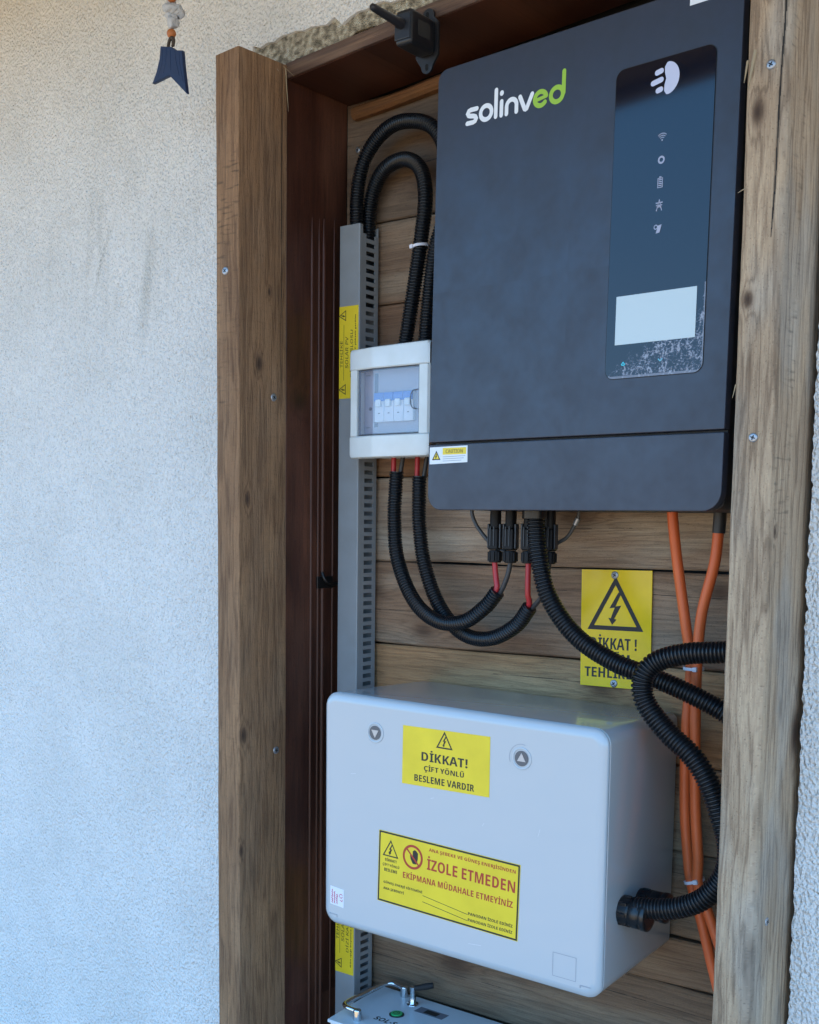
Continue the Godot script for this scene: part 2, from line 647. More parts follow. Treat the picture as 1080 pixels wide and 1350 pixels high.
func setting() -> void:
	# ground: a sheet to the horizon, and the paved strip under the eaves
	var gm := mat(Color.WHITE, 0.95)
	var gt := NoiseTexture2D.new()
	gt.width = 512
	gt.height = 512
	gt.seamless = true
	gt.noise = noise(11, 0.02, 4)
	var gr := Gradient.new()
	gr.set_color(0, lin(0.16, 0.125, 0.075))
	gr.set_color(1, lin(0.33, 0.26, 0.17))
	gt.color_ramp = gr
	gm.albedo_texture = gt
	gm.uv1_triplanar = true
	gm.uv1_scale = Vector3(0.3, 0.3, 0.3)
	var g := MB.new()
	g.quad(Vector3(-150, -1.55, 150), Vector3(150, -1.55, 150), Vector3(150, -1.55, -150), Vector3(-150, -1.55, -150))
	struct("ground", g, gm)
	var pm := mat(lin(0.3, 0.28, 0.25), 0.9)
	var p := MB.new()
	p.box(Vector3(-4.5, -1.6, -0.3), Vector3(4.5, -1.5, 1.7))
	struct("pavement", p, pm)

	# plaster: one textured face with the doorway cut out
	var w := 1024
	var h := 1280
	var big := nbytes(noise(21, 0.02, 3), w, h, 4, 4)
	var streak := nbytes(noise(22, 0.05, 3), w, h, 2, 12)
	var fine := nbytes(noise(23, 0.25, 2), w, h)
	var worm := nbytes(noise(24, 0.085, 2, FastNoiseLite.TYPE_SIMPLEX, FastNoiseLite.FRACTAL_RIDGED), w, h)
	var col := PackedByteArray()
	col.resize(w * h * 3)
	# the texture spans x -1.1..0.1 and y 0.75..-0.75 of the wall
	for y in h:
		var wy := 0.75 - 1.5 * y / h
		var soil := clampf(1.0 - absf(wy - 0.425) / 0.15, 0.0, 1.0)
		for x in w:
			var i := y * w + x
			var wx := -1.1 + 1.2 * x / w
			var d := 0.0
			var b := big[i] / 255.0 - 0.5
			var s := streak[i] / 255.0
			d += b * 0.05
			d += maxf(0.0, s - 0.52) * soil * clampf(1.0 - absf(wx + 0.62) / 0.32, 0.0, 1.0) * 0.6 * clampf(fine[i] / 90.0 - 0.9, 0.0, 1.0)
			# two long smears
			for q in [[-0.66, 0.475, -0.72, 0.33, 0.006], [-0.575, 0.455, -0.60, 0.26, 0.02]]:
				if wy < q[1] and wy > q[3]:
					var k: float = (q[1] - wy) / (q[1] - q[3])
					var cx: float = lerpf(q[0], q[2], k)
					d += clampf(1.0 - absf(wx - cx + (s - 0.5) * 0.02) / q[4], 0.0, 1.0) * 0.17 * sin(PI * k) * clampf(fine[i] / 80.0 - 0.9, 0.0, 1.0)
			var f := fine[i] / 255.0
			if f < 0.26: d += (0.26 - f) * 1.5
			var wo := worm[i] / 255.0
			if wo < 0.3: d += (0.3 - wo) * 0.35
			var c := Color(0.87, 0.86, 0.84) * clampf(1.0 - d, 0.3, 1.05)
			c.b -= clampf(d, 0.0, 0.4) * 0.06
			col[i * 3] = c.r8
			col[i * 3 + 1] = c.g8
			col[i * 3 + 2] = c.b8
	var pl := mat(Color.WHITE, 0.95, 0.0, 0.3)
	pl.albedo_texture = tex(Image.create_from_data(w, h, false, Image.FORMAT_RGB8, col))
	pl.uv1_scale = Vector3(1.0 / 1.2, 1.0 / 1.5, 1)
	pl.uv1_offset = Vector3(1.1 / 1.2, 0.75 / 1.5, 0)
	# relief: trowelled worms and grit
	var hb := nbytes(noise(25, 0.11, 3, FastNoiseLite.TYPE_SIMPLEX_SMOOTH), 2048, 2048)
	var hc := nbytes(noise(26, 0.02, 2), 2048, 2048, 4, 4)
	var hd := nbytes(noise(27, 0.10, 2, FastNoiseLite.TYPE_SIMPLEX, FastNoiseLite.FRACTAL_RIDGED), 2048, 2048, 2, 2)
	for i in hb.size():
		hb[i] = clampi((hb[i] * 2 + hd[i]) / 3 + (hc[i] - 128) / 12, 0, 255)
	pl.heightmap_enabled = true
	pl.heightmap_texture = tex(Image.create_from_data(2048, 2048, false, Image.FORMAT_L8, hb))
	pl.heightmap_scale = 0.55
	M.plaster = pl
	var wall := thing("plaster_wall", "rough whitewashed plaster house wall around the boarded-up doorway", "wall", Vector3(0, -1.5, 0))
	var out := PackedVector2Array()
	out.append_array(pv([-4.5, -1.6, -0.32, -1.6]))
	for k in 8:
		out.append(Vector2(-0.345, -1.5 + 0.266 * k))
	var nz := noise(31, 8.0, 3)
	for k in 61:
		var x := -0.372 + 0.0135 * k
		var y := 0.650 + nz.get_noise_2d(x * 4.0, 3.0) * 0.012 + nz.get_noise_2d(x * 30.0, 3.0) * 0.004 + clampf((x - 0.0) * 0.03, 0.0, 0.05)
		if k > 0: y = maxf(y, 0.622 + x * 0.08)
		out.append(Vector2(x, y) if k > 0 else Vector2(-0.365, 0.600))
	for k in 460:
		var y := 0.66 - 0.0047 * k
		out.append(Vector2(0.4415 + nz.get_noise_2d(y * 24.0, 9.0) * 0.0022 + nz.get_noise_2d(y * 3.0, 19.0) * 0.002, y))
	out.append_array(pv([0.45, -1.6, 4.5, -1.6, 4.5, 1.2, -4.5, 1.2]))
	var shifted := PackedVector2Array()
	var mb := MB.new()
	for q in out: shifted.append(q)
	mb.plate(shifted, -0.2, 0.1275, 1.0)
	var o := part("plaster_face", mb, pl, wall)
	o.position = Vector3(0, 1.5, 0)
	# broken unpainted render left above the frame
	var mo := mat(lin(0.56, 0.53, 0.48), 0.95, 0.0, 0.3)
	mo.heightmap_enabled = true
	mo.heightmap_texture = pl.heightmap_texture
	mo.heightmap_scale = 0.5
	mo.uv1_triplanar = true
	mo.uv1_scale = Vector3(1.6, 1.6, 1.6)
	var mt := NoiseTexture2D.new()
	mt.width = 512
	mt.height = 512
	mt.noise = noise(33, 0.09, 3)
	var mg := Gradient.new()
	mg.set_color(0, Color(0.45, 0.43, 0.38))
	mg.set_color(1, Color(1.25, 1.2, 1.1))
	mt.color_ramp = mg
	mo.albedo_texture = mt
	var br := MB.new()
	var lo := PackedVector2Array()
	for k in 70:
		var x := -0.365 + 0.0118 * k
		lo.append(Vector2(x, 0.6165 + (x + 0.29) * 0.082 + nz.get_noise_2d(x * 40.0, 50.0) * 0.006 + nz.get_noise_2d(x * 9.0, 60.0) * 0.004))
	lo.append_array(pv([0.46, 0.75, -0.365, 0.75]))
	br.plate(lo, -0.19, 0.1225)
	var bo := part("broken_render", br, mo, wall, "bare sandy render with a torn lower edge")
	bo.position = Vector3(0, 1.5, 0)

	# eaves: boarded ceiling that shades the wall, out of frame above
	var roof := thing("porch_roof", "boarded porch roof that shades the wall from above", "roof", Vector3(0, 1.0, 0))
	var rm := mat(lin(0.36, 0.265, 0.14), 0.7)
	var r := MB.new()
	r.quad(Vector3(-4.6, -0.12, 1.05), Vector3(-4.6, 0.0, -0.2), Vector3(1.7, 0.0, -0.2), Vector3(1.7, -0.12, 1.05))
	r.quad(Vector3(-4.6, -0.06, 1.05), Vector3(1.7, -0.06, 1.05), Vector3(1.7, 0.06, -0.2), Vector3(-4.6, 0.06, -0.2))
	r.quad(Vector3(-4.6, 0.06, -0.2), Vector3(1.7, 0.06, -0.2), Vector3(1.7, 0.6, -4.5), Vector3(-4.6, 0.6, -4.5))
	part("ceiling", r, rm, roof)
	var rb := MB.new()
	rb.box(Vector3(-4.6, -0.14, 1.05), Vector3(1.7, -0.02, 1.08))
	part("fascia", rb, rm, roof)


func box_along_x(x0: float, x1: float, y0: float, y1: float, z0: float, z1: float, ch: float, u0: float, u1: float, v0: float, v1: float, jit: float, sd: int) -> MB:
	var mb := MB.new()
	var nz := noise(sd, 3.0, 2)
	var loops: Array = []
	var vs := PackedFloat32Array()
	var steps := 24
	for k in steps + 1:
		var x := lerpf(x0, x1, float(k) / steps)
		var a := y0 + nz.get_noise_2d(x, 1.0) * jit
		var b := y1 + nz.get_noise_2d(x, 7.0) * jit
		var f := z1 + nz.get_noise_2d(x, 13.0) * jit
		loops.append(PackedVector3Array([Vector3(x, a, z0), Vector3(x, b, z0), Vector3(x, b, f - ch), Vector3(x, b - ch, f), Vector3(x, a + ch, f), Vector3(x, a, f - ch)]))
		vs.append(lerpf(v0, v1, float(k) / steps))
	var us := PackedFloat32Array([u0, u1, u1, u1 - 0.02, u0 + 0.02, u0, u0])
	mb.loft(loops, 25.0, true, us, vs)
	return mb

# a post along y with front, right, back and left faces; u runs over the front and then the right face
func post_mesh(x0: float, x1: float, z0: float, z1: float, y0: float, y1: float, ch: float, wane: float, jit: float, sd: int, vlo: float, vhi: float, topslant: float) -> MB:
	var mb := MB.new()
	var nz := noise(sd, 2.2, 3)
	var fw := x1 - x0
	var dw := z1 - z0
	var fr := fw / (fw + dw)
	var loops: Array = []
	var vs := PackedFloat32Array()
	var steps := 110
	for k in steps + 1:
		var y := lerpf(y0, y1, float(k) / steps)
		var j := func(row: float) -> float: return (nz.get_noise_2d(y, row) + 0.35 * nz.get_noise_2d(y * 9.0, row)) * jit
		var ww := wane * (1.0 + 0.8 * nz.get_noise_2d(y * 0.7, 40.0))
		var top := topslant if k == steps else 0.0
		var l := PackedVector3Array()
		l.append(Vector3(x0 + j.call(1.0), y, z1 - ch))
		l.append(Vector3(x0 + ch + j.call(1.0), y, z1 + j.call(5.0)))
		l.append(Vector3(x1 - ww + j.call(9.0), y, z1 + j.call(5.0)))
		l.append(Vector3(x1 - ww * 0.3 + j.call(9.0), y, z1 - ww * 0.35))
		l.append(Vector3(x1 + j.call(9.0), y, z1 - ww))
		l.append(Vector3(x1 + j.call(14.0), y, z0))
		l.append(Vector3(x0, y, z0))
		if top != 0.0:
			for q in l.size(): l[q].y += (l[q].x - x0) / fw * top + (z1 - l[q].z) / dw * top * 0.6
		loops.append(l)
		vs.append(lerpf(vlo, vhi, float(k) / steps))
	var us := PackedFloat32Array([0.0, 0.02, fr - 0.01, fr, fr + 0.01, 1.0, 0.6, 0.0])
	mb.loft(loops, 35.0, true, us, vs)
	return mb


func doorway() -> void:
	# ---- posts
	var wl := wood(288, 1792, 101, Color(0.355, 0.25, 0.165), Color(0.66, 0.505, 0.36), {
		"rings": 9.0, "ring_strength": 0.15, "grey": Color(0.55, 0.46, 0.38), "grey_amount": 0.15, "saw": 1.0, "saw_band": [0.0, 0.32, 0.12, 0.36],
		"knots": [[0.60, 0.315, 0.05, 0.008], [0.43, 0.445, 0.035, 0.007], [0.37, 0.675, 0.05, 0.008], [0.75, 0.245, 0.02, 0.004], [0.34, 0.79, 0.025, 0.006]],
		"cracks": [[0.93, 0.0, 0.33, -0.01, 0.7]]})
	M.post_left = textured(wl, 0.82, 0.9)
	var wr := wood(320, 1792, 151, Color(0.44, 0.355, 0.275), Color(0.79, 0.685, 0.56), {
		"rings": 11.0, "ring_strength": 0.17, "grey": Color(0.58, 0.55, 0.51), "grey_amount": 0.5, "saw": 0.5, "saw_band": [0.25, 0.5, 0.1, 0.5],
		"knots": [[0.08, 0.185, 0.035, 0.010], [0.06, 0.31, 0.03, 0.006], [0.3, 0.47, 0.02, 0.004], [0.11, 0.105, 0.02, 0.006], [0.75, 0.62, 0.07, 0.02]],
		"cracks": [[0.24, 0.02, 0.27, -0.22, 0.9]]})
	M.post_right = textured(wr, 0.85, 0.9)
	# textures run from y = 0.65 (v = 0) to y = -0.75 (v = 1)
	var vy := func(y: float) -> float: return (0.65 - y) / 1.4
	var pl := thing("timber_post", "brown rough-sawn timber post left of the doorway, against the white wall", "post", Vector3(-0.315, -1.5, 0.17), "rough timber posts framing the doorway")
	var a := part("timber", post_mesh(-0.3365, -0.2936, 0.1285, 0.219, -1.5, 0.6065, 0.0012, 0.0018, 0.0011, 41, vy.call(-1.5), vy.call(0.6065), 0.003), M.post_left, pl)
	a.position = -pl.position
	var pr := thing("timber_post", "pale weathered timber post right of the inverter, cracked and splintered", "post", Vector3(0.42, -1.5, 0.17), "rough timber posts framing the doorway")
	var b := part("timber", post_mesh(0.3935, 0.4345, 0.085, 0.219, -1.5, 0.72, 0.002, 0.006, 0.0016, 42, vy.call(-1.5), vy.call(0.72), 0.0), M.post_right, pr)
	b.position = -pr.position
	for s in [[Vector3(-0.3195, 0.3279, 0.2192), Vector3(0, 0, 1), pl], [Vector3(-0.2932, 0.1663, 0.153), Vector3(1, 0, 0), pl], [Vector3(-0.2932, -0.3253, 0.1473), Vector3(1, 0, 0), pl],
		[Vector3(0.4173, 0.4314, 0.2195), Vector3(0, 0, 1), pr], [Vector3(0.4137, 0.0829, 0.2195), Vector3(0, 0, 1), pr], [Vector3(0.4345, -0.4059, 0.185), Vector3(1, 0, 0), pr]]:
		screw(s[2], s[0] - s[2].position, s[1], 0.0056 if s[2] == pl else 0.0047)
	# splinters and straw on the timber
	var spm := mat(lin(0.34, 0.26, 0.16), 0.85)
	for s in [[pl, Vector3(-0.2925, 0.607, 0.132), Vector3(-0.2888, 0.55, 0.130), 0.0010], [pl, Vector3(-0.299, 0.613, 0.158), Vector3(-0.2925, 0.599, 0.145), 0.0012],
		[pl, Vector3(-0.294, 0.609, 0.135), Vector3(-0.275, 0.592, 0.134), 0.0004], [pr, Vector3(0.4015, 0.448, 0.2188), Vector3(0.3955, 0.412, 0.2205), 0.0020],
		[pr, Vector3(0.394, 0.44, 0.2185), Vector3(0.3912, 0.42, 0.219), 0.0013], [pr, Vector3(0.396, 0.321, 0.2190), Vector3(0.3895, 0.3175, 0.2205), 0.0006], [pr, Vector3(0.394, 0.135, 0.2190), Vector3(0.3915, 0.122, 0.220), 0.0006]]:
		var mb := MB.new()
		var p0: Vector3 = s[1] - s[0].position
		var p1: Vector3 = s[2] - s[0].position
		mb.tube(PackedVector3Array([p0, p0.lerp(p1, 0.5) + Vector3(0.0006, 0, 0.001), p1]), PackedFloat32Array([s[3], s[3] * 0.8, 0.0002]), 6)
		part("splinter", mb, spm, s[0])

	# ---- old door frame, dark varnish
	var wj := wood(256, 1024, 171, Color(0.19, 0.108, 0.082), Color(0.35, 0.20, 0.145), {"rings": 5.0, "ring_strength": 0.08, "grey": Color(0.42, 0.27, 0.20), "grey_amount": 0.65, "knots": [[0.5, 0.33, 0.08, 0.01], [0.3, 0.5, 0.1, 0.02]]})
	M.varnish = textured(wj, 0.42, 0.35)
	M.varnish.metallic_specular = 0.4
	var varnish_lit := textured(wj, 0.7, 0.5, Color(1.2, 1.45, 1.5))  # paler copy of the varnish: lit front edge against shaded soffit, by tint
	var df := thing("door_frame", "dark red-brown varnished door frame with a grooved jamb inside the doorway", "door frame", Vector3(-0.32, -1.5, 0.06))
	var off := -df.position
	var jb := box_along_y(-0.345, -0.2955, 0.0, 0.1272, -1.5, 0.600, 0.0015, 0.0, 1.0, 1.6, 0.0)
	part("jamb", jb, M.varnish, df).position = off
	var jr := box_along_y(0.436, 0.4405, 0.0, 0.08, -1.5, 0.7, 0.001, 0.0, 1.0, 1.6, 0.0)
	part("jamb", jr, M.varnish, df).position = off
	for q in [[0.0735, 0.0026], [0.0585, 0.0022], [0.0485, 0.0034], [0.026, 0.0022]]:
		var mo := MB.new()
		var pts := PackedVector3Array()
		var rad := PackedFloat32Array()
		for k in 40:
			pts.append(Vector3(-0.2958, lerpf(-1.5, 0.432 - q[0] * 0.12, k / 39.0), q[0]))
			rad.append(q[1] * (0.25 if k == 39 else 1.0))
		mo.tube(pts, rad, 10)
		part("moulding", mo, M.varnish, df).position = off
	# remains of a latch on the jamb
	var la := MB.new()
	la.rbox(Vector3(-0.2956, -0.1, 0.028), Vector3(-0.2925, -0.082, 0.062), 0.001, 1)
	la.tube(spline([Vector3(-0.293, -0.076, 0.052), Vector3(-0.288, -0.088, 0.05), Vector3(-0.2885, -0.093, 0.036), Vector3(-0.289, -0.094, 0.018)], 0.003), filled(12, 0.0026), 8)
	part("latch", la, mat(lin(0.03, 0.026, 0.024), 0.35, 0.6), df, "blackened remains of a latch").position = off
	# head, tilted as the photograph shows it
	var hd := Node3D.new()
	var hm := box_along_x(-0.134, 0.62, 0.0, 0.0205, -0.13, 0.0, 0.0015, 0.02, 0.5, 0.1, 0.75, 0.0006, 55)
	var hp := part("head", hm, M.varnish, df)
	var hs := box_along_x(-0.134, 0.62, 0.0004, 0.0202, 0.0001, 0.0024, 0.0006, 0.02, 0.5, 0.1, 0.75, 0.0003, 58)
	var hf := part("head_face", hs, varnish_lit, df, "paler red-brown front edge of the head, its lit tone put into the tint")
	hf.transform = Transform3D(Basis(Vector3(0, 0, 1), 0.076), Vector3(-0.16, 0.6045, 0.1265) + off)
	hp.transform = Transform3D(Basis(Vector3(0, 0, 1), 0.076), Vector3(-0.16, 0.6045, 0.1265) + off)
	hd.free()

	# ---- planks that close the opening
	var grain: Array = []
	for k in 3:
		grain.append(wood(256, 1024, 201 + k * 17, Color(0.44, 0.365, 0.305), Color(0.71, 0.615, 0.525), {
			"rings": 9.0 + 2.0 * k, "knot_strength": 0.5, "ring_strength": 0.13, "grey": Color(0.63, 0.585, 0.53), "grey_amount": 0.7,
			"knots": [[[0.3, 0.18, 0.12, 0.03], [0.7, 0.62, 0.1, 0.022]], [[0.55, 0.42, 0.14, 0.028]], [[0.2, 0.3, 0.09, 0.02], [0.62, 0.2, 0.11, 0.03], [0.8, 0.75, 0.08, 0.02]]][k],
			"cracks": [[0.4, 0.05, 0.5, 0.05, 0.3], [0.75, 0.45, 0.9, -0.04, 0.3]]}))
	var tints := [Color(0.66, 0.60, 0.54), Color(0.84, 0.79, 0.73), Color(0.80, 0.70, 0.61), Color(0.92, 0.77, 0.62), Color(1.02, 1.0, 0.96), Color(0.92, 0.84, 0.76), Color(1.06, 0.92, 0.74), Color(0.92, 0.85, 0.75), Color(0.85, 0.8, 0.72), Color(0.8, 0.75, 0.68), Color(0.74, 0.70, 0.64), Color(0.7, 0.66, 0.6)]
	var ys := [0.596, 0.4212, 0.3060, 0.1850, 0.0630, -0.0588, -0.1780, -0.2965, -0.4050, -0.5150, -0.5765, -0.6950, -0.82]
	var pw := thing("plank_panel", "weathered horizontal planks closing the doorway behind the equipment", "wall panel", Vector3(0.07, -1.5, -0.02))
	for k in ys.size() - 1:
		var m := textured(grain[k % 3], 0.8, 0.8, tints[k])
		var v0 := rng.randf() * 0.4
		var pb := box_along_x(-0.2945, 0.4355, ys[k + 1] + 0.0012, ys[k] - 0.0012, -0.024, 0.0, 0.0022, 0.02, 0.98, v0, v0 + 0.75, 0.0019, 300 + k)
		part("plank", pb, m, pw).position = -pw.position
	var bk := MB.new()  # board added behind the planks to keep sky light out of their gaps
	bk.box(Vector3(-0.35, -1.5, -0.05), Vector3(0.46, 0.7, -0.03))
	part("backing_board", bk, M.black_matt, pw).position = -pw.position
	# pale strip of wood over the top plank
	var ts := box_along_x(-0.2945, 0.05, 0.0, 0.0150, 0.0005, 0.012, 0.004, 0.2, 0.4, 0.0, 0.4, 0.004, 77)
	var tsp := part("batten", ts, textured(grain[1], 0.8, 0.6, Color(0.74, 0.54, 0.33)), pw, "pale orange batten along the top")
	tsp.transform = Transform3D(Basis(Vector3(0, 0, 1), 0.078), Vector3(0.018, 0.5925, 0.001) - pw.position)
	screw(pw, Vector3(-0.2746, 0.5288, 0.0004) - pw.position, Vector3(0, 0, 1), 0.0042)
	screw(pw, Vector3(-0.0935, 0.5535, 0.0004) - pw.position, Vector3(0, 0, 1), 0.0036)

func filled(n: int, v: float) -> PackedFloat32Array:
	var a := PackedFloat32Array()
	a.resize(n)
	a.fill(v)
	return a

func box_along_y(x0: float, x1: float, z0: float, z1: float, y0: float, y1: float, ch: float, u0: float, u1: float, v0: float, v1: float) -> MB:
	var mb := MB.new()
	var loops: Array = []
	var vs := PackedFloat32Array()
	for k in 2:
		var y := y0 if k == 0 else y1
		loops.append(PackedVector3Array([Vector3(x0, y, z1), Vector3(x1 - ch, y, z1), Vector3(x1, y, z1 - ch), Vector3(x1, y, z0), Vector3(x0, y, z0)]))
		vs.append(v0 if k == 0 else v1)
	mb.loft(loops, 25.0, true, PackedFloat32Array([u0, lerpf(u0, u1, 0.35), lerpf(u0, u1, 0.37), u1, u0 + 0.1, u0]), vs)
	return mb


func inverter() -> void:
	var inv := thing("inverter", "large dark blue-grey solar inverter with white and green lettering, hung in the doorway", "inverter")
	inv.transform = Transform3D(Basis(Vector3(0.9954, -0.0036, 0.0953), Vector3(0.005, 0.9999, -0.0146), Vector3(-0.0953, 0.015, 0.9953)).orthonormalized(), Vector3(0.1736, 0.2764, 0.17))
	var hw := 0.2010
	var hh := 0.2640
	# smudged satin paint
	var w := 512
	var sm1 := nbytes(noise(401, 0.012, 4), w, w)
	var sm2 := nbytes(noise(402, 0.06, 3), w, w)
	var rough := PackedByteArray()
	rough.resize(w * w)
	var col := PackedByteArray()
	col.resize(w * w * 3)
	for i in w * w:
		var s := (sm1[i] / 255.0 - 0.5) * 0.7 + (sm2[i] / 255.0 - 0.5) * 0.4
		rough[i] = int(clampf(0.38 + s * 0.2, 0.05, 1.0) * 255)
		var c := Color(0.172, 0.188, 0.238) * (1.0 - s * 0.22)
		col[i * 3] = c.r8
		col[i * 3 + 1] = c.g8
		col[i * 3 + 2] = c.b8
	var paint := mat(Color.WHITE, 1.0)
	paint.albedo_texture = tex(Image.create_from_data(w, w, false, Image.FORMAT_RGB8, col))
	paint.roughness_texture = tex(Image.create_from_data(w, w, false, Image.FORMAT_L8, rough))
	paint.roughness_texture_channel = BaseMaterial3D.TEXTURE_CHANNEL_RED
	paint.uv1_triplanar = true
	paint.uv1_scale = Vector3(1.9, 1.9, 1.9)
	var body_m := mat(lin(0.012, 0.012, 0.014), 0.5)
	var body := MB.new()
	var bl: Array = []
	for q in [[-0.147, 0.004], [-0.145, 0.002], [-0.011, 0.002]]:
		bl.append(loop3(rrect(-hw + q[1], -hh + q[1], hw - q[1], hh - q[1], 0.010), q[0]))
	body.loft(bl, 40.0)
	part("body", body, body_m, inv)
	var sy := -0.6913 * hh
	var cv := func(y0: float, y1: float, rt: float, rb: float) -> MB:
		var mb := MB.new()
		var lp: Array = []
		for q in [[-0.0105, 0.0], [-0.0012, 0.0], [-0.0005, 0.0002], [-0.0001, 0.0006], [0.0, 0.0012]]:
			var p := PackedVector2Array()
			for e in [[hw - rb, y0 + rb, -PI / 2, rb], [hw - rt, y1 - rt, 0.0, rt], [-hw + rt, y1 - rt, PI / 2, rt], [-hw + rb, y0 + rb, PI, rb]]:
				var rr: float = maxf(e[3] - q[1], 0.0003)
				for k in 9:
					p.append(Vector2(e[0], e[1]) + Vector2(signf(e[0]), 1.0 if e[1] > (y0 + y1) / 2 else -1.0) * (e[3] - q[1] - rr) + Vector2.from_angle(e[2] + PI / 2 * k / 8) * rr)
			lp.append(loop3(p, q[0]))
		mb.loft(lp, 30.0)
		return mb
	part("front_cover", cv.call(sy + 0.0014, hh, 0.014, 0.0016), paint, inv)
	part("lower_cover", cv.call(-hh, sy - 0.0014, 0.0016, 0.021), paint, inv)

	# glossy display panel with a scuffed protective film
	var pw := 256
	var ph := 760
	var n1 := nbytes(noise(411, 0.17, 4), pw, ph)
	var n2 := nbytes(noise(412, 0.03, 3), pw, ph)
	var n3 := nbytes(noise(413, 0.05, 4, FastNoiseLite.TYPE_SIMPLEX, FastNoiseLite.FRACTAL_RIDGED), pw, ph)
	var pc := PackedByteArray()
	pc.resize(pw * ph * 3)
	var pr := PackedByteArray()
	pr.resize(pw * ph)
	for y in ph:
		var v := float(y) / ph
		for x in pw:
			var u := float(x) / pw
			var i := y * pw + x
			var scuff := 0.0
			var low := clampf((v - (0.970 - 0.135 * clampf(u * 1.7, 0.0, 1.0))) / 0.05, 0.0, 1.0)
			var edge := clampf((u - (1.03 - 0.17 * clampf((v - 0.62) * 3.4, 0.0, 1.0))) / 0.05, 0.0, 1.0) if v > 0.62 else 0.0
			var zone := maxf(low, edge)
			if zone > 0.0:
				var e := n1[i] / 255.0 * 0.65 + n3[i] / 255.0 * 0.55 + (n2[i] / 255.0 - 0.5) * 0.5
				var dg := n2[((y + x) % ph) * pw + (x * 3 + y) % pw] / 255.0
				scuff = clampf((e + (dg - 0.5) * 0.35 - (1.0 - zone * 0.50)) * 2.6, 0.0, 1.0)
			if u > 0.985 and v > 0.72 or v > 0.992 and u > 0.03: scuff = maxf(scuff, 0.75)
			var c := Color(0.035, 0.045, 0.10).lerp(Color(0.68, 0.71, 0.76), scuff * 0.85)
			pc[i * 3] = c.r8
			pc[i * 3 + 1] = c.g8
			pc[i * 3 + 2] = c.b8
			pr[i] = int((0.07 + 0.55 * scuff) * 255)
	var gloss := mat(Color.WHITE, 1.0, 0.0, 0.53)
	gloss.albedo_texture = tex(Image.create_from_data(pw, ph, false, Image.FORMAT_RGB8, pc))
	gloss.roughness_texture = tex(Image.create_from_data(pw, ph, false, Image.FORMAT_L8, pr))
	gloss.roughness_texture_channel = BaseMaterial3D.TEXTURE_CHANNEL_RED
	var x0 := 0.0555
	var x1 := 0.1731
	var y0 := -0.1218
	var y1 := 0.2024
	gloss.uv1_scale = Vector3(1.0 / (x1 - x0), 1.0 / (y1 - y0), 1)
	gloss.uv1_offset = Vector3(-x0 / (x1 - x0), y1 / (y1 - y0), 0)
	gloss.texture_repeat = false
	var rim := MB.new()
	rim.plate(rrect(x0 - 0.0009, y0 - 0.0009, x1 + 0.0009, y1 + 0.0009, 0.0109, 8), -0.001, 0.0001)
	part("display_rim", rim, M.black_matt, inv)
	var pb := MB.new()
	pb.plate(rrect(x0, y0, x1, y1, 0.010, 8), -0.001, 0.0008, 1.0)
	var panel := part("display_panel", pb, gloss, inv, "glossy dark display strip with a scuffed film")
	var scm := mat(lin(0.37, 0.44, 0.46), 0.2)
	scm.emission_enabled = true
	scm.emission = Color(0.85, 0.92, 0.95)
	scm.emission_energy_multiplier = 0.035
	sheet(panel, "screen", quad2(0.0666, -0.0861, 0.1633, -0.0348), 0.0009, scm, 0.0002)
	# emblem: half disc with three pills
	var z := 0.00105
	var em := MB.new()
	var half := arc(Vector2(0.1065, 0.1925), 0.0145, 0.0165, -82, 82, 22)
	half.append_array(pv([0.1062, 0.2085, 0.1035, 0.2045, 0.1038, 0.1985, 0.1055, 0.1925, 0.1038, 0.1865, 0.1035, 0.1805, 0.1062, 0.1765]))
	em.cap(loop3(half, z), Vector3(0, 0, 1))
	em.stroke(pv([0.0945, 0.2005, 0.0995, 0.2015]), 0.0056, z)
	em.stroke(pv([0.0900, 0.1908, 0.0998, 0.1926]), 0.0056, z)
	em.stroke(pv([0.0962, 0.1822, 0.0996, 0.1829]), 0.0056, z)
	part("emblem", em, mat(lin(0.52, 0.54, 0.68), 0.45), panel).position = Vector3(0.0113, -0.0115, 0)
	var iw := 0.0009
	var wifi := MB.new()
	wifi.stroke(arc(Vector2(0.1037, 0.1290), 0.0088, 0.0088, 48, 132, 12), iw, z)
	wifi.stroke(arc(Vector2(0.1037, 0.1290), 0.0063, 0.0063, 48, 132, 12), iw, z)
	wifi.stroke(arc(Vector2(0.1037, 0.1290), 0.0038, 0.0038, 48, 132, 10), iw, z)
	wifi.cap(loop3(circle(Vector2(0.1037, 0.1293), 0.0011, 10), z), Vector3(0, 0, 1))
	part("wireless_icon", wifi, M.panel_print, panel).transform = Transform3D(Basis.from_scale(Vector3(0.80, 0.80, 1)), Vector3(0.03204, 0.01610, 0))
	var ring := MB.new()
	ring.stroke(circle(Vector2(0.1037, 0.1101), 0.0039, 24), 0.0024, z, true)
	part("ring_icon", ring, M.panel_print, panel).transform = Transform3D(Basis.from_scale(Vector3(0.80, 0.80, 1)), Vector3(0.03204, 0.01152, 0))
	var bat := MB.new()
	bat.stroke(pv([0.0998, 0.0810, 0.1068, 0.0810, 0.1068, 0.0925, 0.0998, 0.0925]), iw, z, true)
	bat.stroke(pv([0.1022, 0.0941, 0.1044, 0.0941]), 0.0014, z)
	for k in 4: bat.stroke(pv([0.1013, 0.0834 + 0.0024 * k, 0.1053, 0.0834 + 0.0024 * k]), 0.0012, z)
	part("battery_icon", bat, M.panel_print, panel).transform = Transform3D(Basis.from_scale(Vector3(0.80, 0.80, 1)), Vector3(0.03204, 0.00700, 0))
	var py := MB.new()
